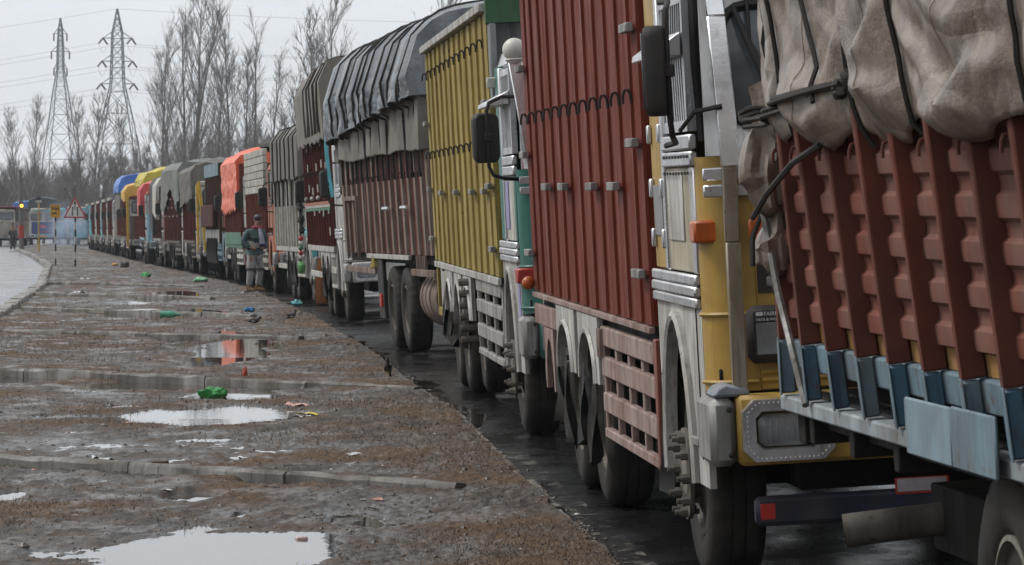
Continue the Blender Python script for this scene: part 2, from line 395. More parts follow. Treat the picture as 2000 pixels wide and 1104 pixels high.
for i, (a, c) in enumerate(CROSS):
    cr = struct(new('planting_kerb', None, None, (0,0,0)))
    pts = []
    for t in np.linspace(0, 1, 7):
        x = a[0]+(c[0]-a[0])*t; y = a[1]+(c[1]-a[1])*t+.10*math.sin(t*5+i); pts.append((x, y, float(zc(y))+.135-(.03*max(0, t-.8)/.2)))
    kerb_run('kerb', pts, .13, .3, M_CONC, cr, 1.3, 10+i)
# ---- puddles
for i, (cx, cy, a, c) in enumerate(PUDW):
    N = 40; th = np.linspace(0, 2*np.pi, N, endpoint=False); mb = MB()
    vs = [(cx, cy, float(zc(cy))+.046)]
    for t in th:
        x = cx+1.9*a*math.cos(t); y = cy+1.9*c*math.sin(t); vs.append((x, y, float(zc(cy))+.046))
    mb.add(vs, [(0, k+1, (k+1) % N+1) for k in range(N)])
    struct(ob('puddle', mb, M_WATER, fix=False))
def gutter(y0, y1, wmax, seed):
    ys = np.arange(y0, y1, .12); k = np.sin(np.pi*(ys-y0)/(y1-y0))**.5
    x0 = XK(ys)-.1; x1 = XK(ys)+wmax*k*(.75+.6*fbm(ys*1.3, ys*0, seed, 4))
    zz = road_z(XK(ys)+.02, ys)+.010
    Pm = np.stack([np.stack([x0, ys, zz], -1), np.stack([np.maximum(x1, x0+.02), ys, np.maximum(zz, road_z(x1, ys)+.004)], -1)], 1)
    struct(ob('puddle', MB().grid(Pm), M_WATER, fix=False))
gutter(31.5, 42.5, .42, 3); gutter(44, 58, .30, 5); gutter(19.5, 24, .12, 6)
# worn edge line on the road
m, n, b = nodes('worn_line'); v = coords(n, (1,.6,1), rand=False)
f = ramp(n, noise(n, v, 5, 8, .8), .52, .60, 0, .85)
lk(n, mixc(n, ramp(n, noise(n, v, 3, 5), .4, .6), (.22,.205,.17), (.12,.115,.095)), b.inputs['Base Color']); b.inputs['Roughness'].default_value = .4
lk(n, f, b.inputs['Alpha']); 
ys = np.arange(12, 29, .25)
struct(ob('edge_line', MB().grid(np.stack([np.stack([XK(ys)+.10+q, ys, road_z(XK(ys)+.10+q, ys)+.005], -1) for q in (0, .15)], 1)), m, fix=False))
# unseen bank added along the right to block low light under the trucks
yb = np.array(list(np.arange(-40, 430, 4.)))
A = np.stack([np.stack([XS(yb)+11-.2+d_, yb, road_z(XS(yb)+11, yb)+h_+.25*fbm(yb*.3, yb*0+d_, 55, 3)*(h_ > .2)], -1) for d_, h_ in ((0,-.3),(.8,.1),(2.2,1.2),(3.8,2.4),(6,3.1),(10,3.4),(30,3.4))], 1)
struct(ob('light_block_bank', MB().grid(A), M_FIELD, fix=False))
# ---- dry grass, straw and pebbles on the median: uncountable
def scatter():
    g = np.random.default_rng(5); N = 200000
    Yr = 1/(1/17+(1/75-1/17)*g.random(N)); Xr = np.maximum(XL(Yr)+.2, -.135*Yr)+g.random(N)*(XK(Yr)-.02-np.maximum(XL(Yr)+.2, -.135*Yr))
    dens = fbm(Xr*.9, Yr*.5, 41, 4)*1.3+.35*np.clip(1-(XK(Yr)-Xr)/1.1, 0, 1)
    ok = dens+g.normal(0, .16, N) > .12
    for (cx, cy, a, c) in PUDW: ok &= (((Xr-cx)/a)**2+((Yr-cy)/c)**2) > .9
    Xr, Yr = Xr[ok], Yr[ok]; N = len(Xr); Z = mud(Xr, Yr)
    L = g.uniform(.012, .042, N)*(.6+Yr/60); an = g.uniform(0, 6.283, N); up = np.abs(g.normal(.15, .35, N)); wd = .0013+Yr*.00005
    dx, dy = np.cos(an)*L, np.sin(an)*L
    A = np.stack([Xr-np.sin(an)*wd, Yr+np.cos(an)*wd, Z-.004], -1); B = np.stack([Xr+np.sin(an)*wd, Yr-np.cos(an)*wd, Z-.004], -1)
    T = np.stack([Xr+dx, Yr+dy, Z+.004+up*L], -1)
    V = np.stack([A, B, T], 1).reshape(-1, 3)
    me = bpy.data.meshes.new('dry_grass'); me.from_pydata(V.tolist(), [], np.arange(3*N).reshape(-1, 3).tolist())
    m, n, b = nodes('dry_grass'); v = coords(n, (1,1,1), rand=False)
    lk(n, mixc(n, ramp(n, noise(n, v, 35, 3), .35, .65), (.035,.02,.012), (.22,.13,.065)), b.inputs['Base Color']); b.inputs['Roughness'].default_value = .8
    me.materials.append(m); stuff(new('dry_grass', me))
    # clods and pebbles
    N = 9000; Yr = 1/(1/17+(1/170-1/17)*g.random(N)); Xr = np.maximum(XL(Yr)+.2, -.14*Yr)+g.random(N)*(XK(Yr)+.05-np.maximum(XL(Yr)+.2, -.14*Yr)); Z = mud(Xr, Yr)
    ico = np.array([(1,0,0),(-1,0,0),(0,1,0),(0,-1,0),(0,0,1),(0,0,-1)], float); fc = [(0,2,4),(2,1,4),(1,3,4),(3,0,4),(2,0,5),(1,2,5),(3,1,5),(0,3,5)]
    sz = g.lognormal(-5.1, .5, N)*(.6+Yr/80)
    V = np.stack([Xr, Yr, Z], -1)[:,None,:]+ico[None]*g.uniform(.5, 1.5, (N, 6, 1))*np.stack([sz*1.4, sz*1.4, sz*.7], -1)[:,None,:]
    F = (np.arange(N)[:,None,None]*6+np.array(fc)[None]).reshape(-1, 3)
    me = bpy.data.meshes.new('clods'); me.from_pydata(V.reshape(-1, 3).tolist(), [], F.tolist())
    m, n, b = nodes('clods'); v = coords(n, (1,1,1), rand=False); nz = noise(n, v, 6, 2)
    c = mixc(n, ramp(n, nz, .4, .62), (.018,.014,.011), (.10,.085,.07)); c = mixc(n, ramp(n, noise(n, v, 9.3, 1), .70, .73), c, (.42,.40,.38))
    lk(n, c, b.inputs['Base Color']); b.inputs['Roughness'].default_value = .55
    me.materials.append(m); stuff(new('gravel', me))
scatter()

# ------------------------------------------------------------------ bare trees
M_BARK = plain('grey_bark', (.13,.118,.108), .9); M_TWIG = plain('twig', (.19,.172,.158), .9)
def branch(mb, p, d, L, r, seg, ns, g, up=.12, wob=.1, r1=.25):
    pts = [p.copy()]; rs = [r]; q = p.copy(); dd = d.normalized()
    for i in range(seg):
        dd = (dd+Vector((g.uniform(-wob,wob), g.uniform(-wob,wob), up))).normalized()
        q = q+dd*(L/seg); pts.append(q.copy()); rs.append(r*(1-(1-r1)*(i+1)/seg))
    mb.tube(pts, rs, ns, cap=False); return pts
def lerp_path(pts, t):
    k = t*(len(pts)-1); i = min(int(k), len(pts)-2); return pts[i].lerp(pts[i+1], k-i), (pts[i+1]-pts[i]).normalized()
def make_tree(seed, H, n1, n2, n3, start=.2, spread=.45, stems=1, lmul=.34, tr=.018):
    g = random.Random(seed); tk = MB(); cr = MB()
    for s in range(stems):
        d = Vector((g.uniform(-.16,.16)*(stems > 1)*1.6, g.uniform(-.12,.12)*(stems > 1), 1))
        hh = H*(1 if s == 0 else g.uniform(.72,.95))
        tp = branch(tk, Vector((s*.15,0,-.3)), d, hh, H*.0105, 10, 6, g, .05, .05, .10)
        for i in range(n1//stems):
            t = start+(1-start)*(i+g.random())/(n1//stems); t = min(t, .985)
            p, tt = lerp_path(tp, t); a = g.uniform(0, 6.283)
            sp = spread*g.uniform(.6,1.3)
            dv = (tt+Vector((math.cos(a), math.sin(a), 0))*sp).normalized()
            L1 = H*lmul*g.uniform(.45,1.15)*(1-t*.70)
            b1 = branch(cr, p, dv, L1, max(.02, H*.0034*(1-t*.5)), 6, 4, g, .11, .10, .3)
            for j in range(n2):
                t2 = g.uniform(.15,.98); p2, d2 = lerp_path(b1, t2); a = g.uniform(0, 6.283)
                dv = (d2+Vector((math.cos(a), math.sin(a), g.uniform(-.1,.5)))*.55).normalized()
                L2 = L1*g.uniform(.22,.5)+.25
                b2 = branch(cr, p2, dv, L2, .016, 2, 3, g, .14, .14, .5)
                for k in range(n3):
                    p3, d3 = lerp_path(b2, g.uniform(.2,1)); a = g.uniform(0, 6.283)
                    dv = (d3+Vector((math.cos(a), math.sin(a), g.uniform(-.1,.6)))*.6).normalized()
                    cr.tube([p3, p3+dv*g.uniform(.25,.8)], [tr*.62, tr*.4], 3, cap=False)
    return tk.mesh('trunk', M_BARK, fix=False), cr.mesh('crown', M_TWIG, fix=False)
def make_pollard(seed, H):
    g = random.Random(seed); tk = MB(); cr = MB()
    tp = branch(tk, Vector((0,0,-.3)), Vector((g.uniform(-.1,.1),0,1)), H*.55, H*.026, 6, 7, g, .03, .10, .7)
    for i in range(6):
        p, tt = lerp_path(tp, g.uniform(.5,1)); a = g.uniform(0, 6.283)
        b1 = branch(tk, p, tt+Vector((math.cos(a), math.sin(a), .2))*.9, H*g.uniform(.2,.38), H*.013, 4, 5, g, .15, .22, .75)
        tk.ball(tuple(b1[-1]), H*.018, n=6, m=4)
        for j in range(9):
            a = g.uniform(0, 6.283)
            cr.tube([b1[-1], b1[-1]+Vector((math.cos(a)*.35, math.sin(a)*.35, .6))*g.uniform(.3,1.0)], [.02,.012], 3, cap=False)
    return tk.mesh('trunk', M_BARK, fix=False), cr.mesh('crown', M_TWIG, fix=False)
TP = {'big': make_tree(1, 22, 30, 9, 6, .22, .50, 1, .52), 'fork': make_tree(2, 21.5, 36, 8, 6, .25, .46, 3, .44), 'mid': make_tree(3, 18, 28, 8, 6, .2, .55, 1, .55),
      'slim': make_tree(4, 18.5, 24, 8, 5, .3, .40, 2, .38), 'low': make_tree(5, 11, 30, 7, 6, .10, .7, 2, .5), 'thin': make_tree(6, 13, 24, 6, 5, .3, .45, 1, .42),
      'pol': make_pollard(7, 7.5), 'pol2': make_pollard(8, 8.5), 'bush': make_tree(9, 7.5, 40, 8, 6, .04, .8, 4, .55)}
HT = {'big': 22, 'fork': 21.5, 'mid': 18, 'slim': 18.5, 'low': 11, 'thin': 13, 'pol': 7.5, 'pol2': 8.5, 'bush': 7.5}
def tree(kind, x, ytop, Y, label, rot=0, group=None):
    X = (x-1000)/8000*Y; z = float(zc(Y))-.3; zt = 1.85-(ytop-360)/8000*Y; s = (zt-z)/HT[kind]
    r = new('bare_tree', None, None, (X, Y, z), (0,0,rot)); r.scale = (s, s, s)
    tk, cr = TP[kind]; new('trunk', tk, r); new('crown', cr, r)
    tag(r, label, 'tree', group); return r
tree('fork', 346, 2, 395, 'tallest bare poplar, forked, at the left of the tall roadside clump', .4)
tree('big', 382, 14, 398, 'tall bare poplar just right of the forked tallest poplar', 2.1)
tree('mid', 318, 95, 385, 'bare poplar at the left edge of the tall clump, lower than its neighbours', 1.2)
tree('mid', 445, 58, 400, 'broad bare poplar in the middle of the tall clump', 3.9)
tree('slim', 497, 52, 405, 'slim bare poplar at the right end of the tall clump, above the white truck box', .9)
tree('thin', 473, 130, 396, 'low thin bare tree between the broad and the slim poplar', 2.9)
tree('thin', 425, 120, 390, 'thin bare tree standing close behind the broad middle poplar', 5.0)
tree('mid', 642, 14, 300, 'bare tree rising behind the brown canvas covered truck', 1.0)
tree('thin', 606, 60, 310, 'thin bare tree left of the one behind the brown canvas covered truck', 2.4)
tree('thin', 560, 165, 320, 'small bare tree showing above the dark grey tarpaulin of the white box truck', 4.1)
tree('low', 585, 205, 330, 'low twiggy tree behind the white box truck, right of the small bare tree', .3)
tree('mid', 870, -25, 280, 'bare tree whose top twigs show above the yellow box truck', .5)
tree('thin', 36, 232, 400, 'leftmost slim bare tree behind the parked far trucks', .6)
tree('thin', 60, 212, 405, 'slim bare tree between the leftmost one and the left pylon', 3.3)
tree('thin', 160, 212, 410, 'slim bare tree just right of the left pylon', 1.7)
tree('thin', 182, 206, 398, 'slim bare tree just left of the right pylon', 4.6)
tree('thin', 236, 225, 402, 'slim bare tree in front of the legs of the right pylon', 2.2)
tree('thin', 268, 285, 392, 'short bare tree at the right foot of the right pylon', 5.6)
for k, (kd, x, yt, Y) in enumerate([('pol',22,335,372),('pol2',52,300,376),('pol',84,345,368),('pol2',148,318,372),('pol2',206,295,374),('pol',118,360,366)]):
    tree(kd, x, yt, Y, ['leftmost knobbly pollarded tree behind the far trucks','knobbly pollarded tree behind the amber beacon pole','knobbly pollarded tree above the route sign',
        'knobbly pollarded tree above the triangular sign','leaning pollarded tree right of the triangular sign','small pollarded tree between the two road signs'][k], k*1.3, 'pollarded trees')
G = 'thicket of bare trees behind the queue'
L_TH = 'one of the low bare trees merging into the brown thicket'
for k in range(46):
    x = 130+k*9.2+rnd.uniform(-10,10); 
    tree(['low','bush','thin','low'][k % 4], x, rnd.uniform(262,345) if x > 280 else rnd.uniform(300,362), rnd.uniform(405,470), L_TH, k*2.39, G)
for k in range(16):
    tree(['bush','low'][k % 2], -60+k*14+rnd.uniform(-5,5), rnd.uniform(325,385), rnd.uniform(420,480), L_TH, k*1.7, G)
m = plain('far_wood', (.15,.135,.125), .95)
mbw = MB(); g = random.Random(77)
for k in range(5200):
    Yw = g.uniform(470, 560); x = g.uniform(-150, 620); X = (x-1000)/8000*Yw
    h = g.uniform(2.5, 6.5)*(1+.35*math.sin(x*.021)); z = float(zc(Yw))-.5
    a = g.uniform(-.14,.14); mbw.tube([(X, Yw, z), (X+a*h*.6, Yw, z+h*.6), (X+a*h*1.3+g.uniform(-.3,.3), Yw, z+h)], [.05,.035,.012], 3, cap=False)
    for j in range(4):
        t = g.uniform(.3,.9); mbw.tube([(X+a*h*t, Yw, z+h*t), (X+a*h*t+g.uniform(-.9,.9), Yw+g.uniform(-.5,.5), z+h*t+g.uniform(.5,1.4))], [.025,.01], 3, cap=False)
stuff(tag(ob('far_wood', mbw, m, fix=False), 'grey brown mass of bare scrub along the skyline', 'wood'))

# ------------------------------------------------------------------ pylons and cables
M_GALV = plain('galvanised_steel', (.17,.21,.23), .6, .2); M_INS = plain('insulator', (.11,.12,.13), .5); M_CAB = plain('cable_alloy', (.20,.20,.21), .6)
def pylon(x, Y, prof, arms, label, droop, rot, tens):
    s = Y/8000; X = (x-1000)*s
    zz = lambda y: 1.85-(y-360)*s
    zb = float(zc(Y))-.3
    r = new('pylon', None, None, (X, Y, zb), (0,0,rot)); tag(r, label, 'pylon', 'power line pylons')
    prof = [(zz(y)-zb, w*s/2/1.25) for (y, w) in prof]
    def hw(z):
        return float(np.interp(z, [p[0] for p in prof][::-1], [p[1] for p in prof][::-1]))
    th = .085
    for (a, c) in ((-1,-1),(1,-1),(1,1),(-1,1)):
        ob('leg', MB().tube([(a*hw(z), c*hw(z), z) for z in sorted(p[0] for p in prof)], th, 4), M_GALV, r)
    br = MB(); z = 0; top = prof[0][0]
    while z < top-1:
        st = max(.8, hw(z)*1.7); z1 = min(z+st, top); a, c = hw(z), hw(z1)
        for k in range(4):
            q = [(-1,-1),(1,-1),(1,1),(-1,1)]; p, u = q[k], q[(k+1) % 4]
            br.tube([(p[0]*a,p[1]*a,z),(u[0]*c,u[1]*c,z1)], .045, 3, cap=False); br.tube([(u[0]*a,u[1]*a,z),(p[0]*c,p[1]*c,z1)], .045, 3, cap=False)
            if k % 2 == 0 or st < 2: br.tube([(p[0]*c,p[1]*c,z1),(u[0]*c,u[1]*c,z1)], .04, 3, cap=False)
        z = z1
    ob('bracing', br, M_GALV, r)
    tips = []
    for (y, xl, xr) in arms:
        z = zz(y)-zb; 
        for (ex, sg) in ((xl*s, -1), (xr*s, 1)):
            e = sg*ex; a = MB(); h = hw(z)
            for c in (-1, 1):
                a.tube([(sg*h, c*h, z), (e, 0, z)], .055, 4); a.tube([(sg*hw(z+.9), c*hw(z+.9), z+.9), (e, 0, z)], .04, 3)
            ob('cross_arm', a, M_GALV, r)
            if tens:
                for dy in (-1, 1):
                    ob('insulator', MB().tube([(e, 0, z), (e+.9*dy*.9, dy*1.6, z-.75)], .13, 6), M_INS, r); tips.append((e+.81*dy, dy*1.6, z-.75, dy))
                ob('jumper', MB().tube([(e-.81+1.62*t, -1.6+3.2*t, z-.75-1.3*math.sin(math.pi*t)) for t in np.linspace(0,1,9)], .02, 3), M_CAB, r)
            else:
                ob('insulator', MB().tube([(e, 0, z), (e, 0, z-droop)], .13, 6), M_INS, r); tips.append((e, 0, z-droop, 0))
    mw = Matrix.Translation((X, Y, zb)) @ Matrix.Rotation(rot, 4, 'Z')
    return [((mw @ Vector(t[:3])), t[3]) for t in tips], mw @ Vector((0,0,top))
TL, TLt = pylon(119, 640, [(36,2),(58,9),(100,14),(135,15),(185,34),(250,52),(310,72),(430,92)], [(66,13,13),(101,18,18),(134,13,13)], 'slender lattice pylon with hanging insulators, left of the two', 1.2, .35, False)
TR, TRt = pylon(230, 560, [(18,2),(40,12),(66,24),(120,28),(166,32),(215,58),(290,92),(430,125)], [(75,28,28),(120,30,30),(164,32,32)], 'taller wide lattice pylon with slanting insulators, right of the two', 0, .25, True)
def cable(a, c, sag, label):
    a, c = Vector(a), Vector(c)
    o = ob('power_cable', MB().tube([a.lerp(c, t)-Vector((0,0,sag*4*t*(1-t))) for t in np.linspace(0,1,14)], .022, 3), M_CAB)
    tag(o, label, 'cable', 'power cables')
lv = ['top', 'top', 'middle', 'middle', 'bottom', 'bottom']
kk = 0
for (t, dy) in TR:
    if dy < 0:
        cable(t, (t.x-95, t.y+60, t.z-9.2), 1.2, f'cable running left to the frame edge from the {lv[kk//1 % 6]} {"left" if kk % 2 == 0 else "right"} arm of the wide pylon')
    if dy > 0:
        cable(t, (t.x+75, t.y-30, t.z-3.5), 1.2, f'cable running right behind the tall poplars from the {lv[kk % 6]} {"left" if kk % 2 == 0 else "right"} arm of the wide pylon'); kk += 1
cable(TRt, (TRt.x-95, TRt.y+60, TRt.z-8.5), 1, 'earth wire running left to the frame edge from the tip of the wide pylon')
cable(TRt, (TRt.x+90, TRt.y-30, TRt.z-3), 1, 'earth wire running right above the trees from the tip of the wide pylon')

# ------------------------------------------------------------------ air
m, n, b = nodes('haze'); n.nodes.remove(b); pv = n.nodes.new('ShaderNodeVolumePrincipled')
pv.inputs['Color'].default_value = (.86,.90,.95,1); pv.inputs['Density'].default_value = .00022; pv.inputs['Anisotropy'].default_value = .1
lk(n, pv.outputs[0], n.nodes['Material Output'].inputs['Volume'])
stuff(ob('haze', MB().box(-420, 270, -70, 820, -6, 40), m, smooth=False))

# ================================================================== TRUCK KIT
W = 2.42
def tyre_mesh():
    prof = [(.28,.04),(.31,.012),(.36,.002),(.43,0),(.475,.015),(.498,.04),(.505,.06),(.505,.098),(.494,.100),(.494,.108),(.505,.110),(.505,.158),(.494,.160),(.494,.168),(.505,.17),(.505,.215),(.498,.235),(.475,.255),(.43,.27),(.36,.268),(.31,.258),(.28,.23)]
    lug = {4:.010,5:.016,6:.014,7:.012,14:.012,15:.014,16:.016,17:.010}
    return MB().lathe(prof, 'x', n=84, mod=lambda i, k: -lug.get(i, 0) if k % 3 == 0 else 0).mesh('wheel', RUBBER)
ME_TYRE = tyre_mesh()
ME_RIM = MB().lathe([(.285,.045),(.288,.018),(.270,.014),(.262,.06),(.245,.11),(.20,.145),(.13,.150),(.125,.10),(.10,.09),(.0,.09)], 'x', n=32).mesh('rim', RIM)
mb = MB().lathe([(.285,.045),(.288,.018),(.270,.014),(.258,.05),(.22,.06),(.19,.02),(.125,.0),(.12,-.045),(.08,-.06),(.0,-.06)], 'x', n=32)
ME_RIMF = mb.mesh('rim', RIM)
mb = MB(); mb.lathe([(.215,-.055),(.215,-.035),(.150,-.035),(.150,-.055)], 'x', n=30)
for k in range(10):
    a = 2*math.pi*k/10; mb.tube([(.0, .182*math.cos(a), .182*math.sin(a)), (-.115, .182*math.cos(a), .182*math.sin(a))], .014, 6)
    mb.tube([(-.055, .182*math.cos(a), .182*math.sin(a)), (-.088, .182*math.cos(a), .182*math.sin(a))], .024, 6)
ME_HUB = mb.mesh('hub_ring', MUDGREY)
def wheel(r, y, front=False, x=.05, R_=1.0, z=None, ring=False, sides=(0, 1)):
    for sd in sides:
        o = new('wheel', ME_TYRE, r, (x if sd == 0 else W-x, y, .505*R_ if z is None else z), (rnd.uniform(0, 6), 0, 0 if sd == 0 else math.pi))
        if R_ != 1: o.scale = (1, R_, R_)
        new('rim', ME_RIMF if front else ME_RIM, o)
        if ring and sd == 0: new('hub_ring', ME_HUB, o)
def root(name, label, x, Y, yaw, extra=0, L=9):
    """empty at the truck's front corner on the median side; x is measured in metres"""
    z = float(road_z(x, Y)); x2 = x-math.sin(yaw)*L; y2 = Y+math.cos(yaw)*L; z2 = float(road_z(x2, y2))
    r = new(name, None, None, (x, Y, z), (math.atan2(z2-z, L), -(float(cs(Y))+extra), yaw))
    tag(r, label, 'truck', 'trucks waiting in the queue'); return r
def like(o, r): o.location = r.location; o.rotation_euler = r.rotation_euler; return o
def chassis(r, y0, y1, axles=()):
    mb = MB()
    for x in (.72, 1.55): mb.box(x, x+.09, y0, y1, .72, .97)
    for y in np.arange(y0+.3, y1, 1.1): mb.box(.72, 1.64, y, y+.08, .76, .93)
    ob('chassis', mb, CHASSIS, r)
    for y in axles: ob('axle', MB().tube([(.2, y, .52), (W-.2, y, .52)], .09, 8), CHASSIS, r); bx('leaf_spring', (.30, .42, y-.5, y+.5, .56, .72), CHASSIS, r)
    bx('undertray', (.45, W-.45, y0+.2, y1-.3, .45, .70), CHASSIS, r)
def curvefold(g, u0, u1, n):
    return [(g.uniform(u0, u1), g.uniform(0, 6.28), g.uniform(.5, 1.5)) for _ in range(n)]
def arch_panel(r, yc, z0, z1, hw, aw, ah, mat, x0=-.005, x1=.03, trim=None):
    """upright panel with an arched opening at its foot"""
    pts = [(yc-hw, z0), (yc-aw, z0)]+[(yc-aw*math.cos(t), z0+ah*math.sin(t)) for t in np.linspace(.0, math.pi, 12)]+[(yc+aw, z0), (yc+hw, z0), (yc+hw, z1), (yc-hw, z1)]
    o = ob('wheel_arch', MB().prism(pts, 'x', x0, x1), mat, r)
    if trim:
        ob('arch_trim', MB().tube([(x0-.008, yc-(aw+.02)*math.cos(t), z0+(ah+.02)*math.sin(t)) for t in np.linspace(0, math.pi, 14)], .018, 5), trim, o)
    return o
def hook_mesh(mat=HOOKM, s=1.0):
    return MB().tube([(0,0,-.03*s),(-.004*s,0,.02*s),(-.016*s,0,.04*s),(-.032*s,0,.036*s),(-.042*s,0,.012*s),(-.044*s,0,-.03*s)], .0085*s, 5).mesh('hook', mat)
def guard(r, y0, y1, z0, z1, rows, cols, mat, x=0.0, fill=.62):
    """openwork side guard between the axles: rails and uprights"""
    h = (z1-z0)/rows
    for i in range(rows+1):
        z = z0+h*i*(1-.0)-(.03 if i == rows else 0)
        bx('guard_rail', (x, x+.045, y0, y1, z-.055*(1 if i else 0), z+.055), mat, r, .008)
    for j in range(cols+1):
        y = y0+(y1-y0)*j/cols
        bx('guard_post', (x+.012, x+.05, y-.035, y+.035, z0, z1), mat, r, .006)
def side_ribbed(r, y0, y1, z0, z1, n, mp, mr, depth=.05, rw=.09, x=0.0, rib_taper=True):
    """box side: n panels and n+1 standing ribs, each a piece"""
    d = (y1-y0)/n
    mep = MB().box(x+.012, x+.05, 0, d-.001, z0, z1).mesh('panel', mp)
    for i in range(n): new('panel', mep, r, (0, y0+i*d+.0005, 0))
    poly = [(x+.012, -rw/2), (x+.012, rw/2), (x-depth, rw/2-.012), (x-depth, -rw/2+.006)]
    mer = MB().prism(poly, 'z', z0+.01, z1-.01).mesh('rib', mr, smooth=False)
    for i in range(n+1): new('rib', mer, r, (0, min(max(y0+i*d, y0+rw/2), y1-rw/2), 0))
def box_shell(r, y0, y1, z0, z1, mat, matf=None, floor=True, x=.05):
    bx('headboard', (x+.003, W-x-.003, y0-.04, y0-.002, z0, z1), matf or mat, r)
    bx('tailboard', (x+.003, W-x-.003, y1+.002, y1+.04, z0, z1), mat, r)
    bx('offside_panel', (W-x-.002, W-.005, y0, y1, z0, z1), mat, r)
    if floor: bx('load_floor', (x+.004, W-x-.006, y0, y1, z0-.10, z0-.004), CHASSIS, r)
def mirror(r, p, size=(.06,.24,.46), mat=BLACK, arm=.45, turn=.0, frame=True):
    """black mirror head on a bent tube, p = centre of the head (truck frame)"""
    w_, d_, h_ = size
    pts = [(-w_/2,-d_/2),(w_/2,-d_/2)]
    hd = MB()
    prof = [(-d_/2,-h_/2+.04),(-d_/2+.03,-h_/2),(d_/2-.03,-h_/2),(d_/2,-h_/2+.04),(d_/2,h_/2-.04),(d_/2-.03,h_/2),(-d_/2+.03,h_/2),(-d_/2,h_/2-.04)]
    hd.prism(prof, 'y', -w_/2, w_/2)
    o = ob('mirror', hd, mat, r, bevel=.014, loc=p, rot=(0, 0, turn))
    bx('mirror_glass', (-d_/2+.02, d_/2-.02, w_/2+.001, w_/2+.008, -h_/2+.03, h_/2-.03), GLASS, o)
    t = h_/2+.09
    ob('mirror_arm', MB().tube([(arm, .02, t+.02), (.12, -.04, t+.02), (.02, -.05, t-.02), (.0, -.05, t-.08), (0, -.05, -t+.06), (.03, -.05, -t), (.12, -.045, -t-.03), (arm, .02, -t-.04)], .014, 7), mat, o)
    ob('mirror_clamp', MB().box(-.03, .03, -.075, -.03, -.03, .03), mat, o, bevel=.006)
    return o
def lamp_block(r, b, mat, name='indicator'): return bx(name, b, mat, r, .012)

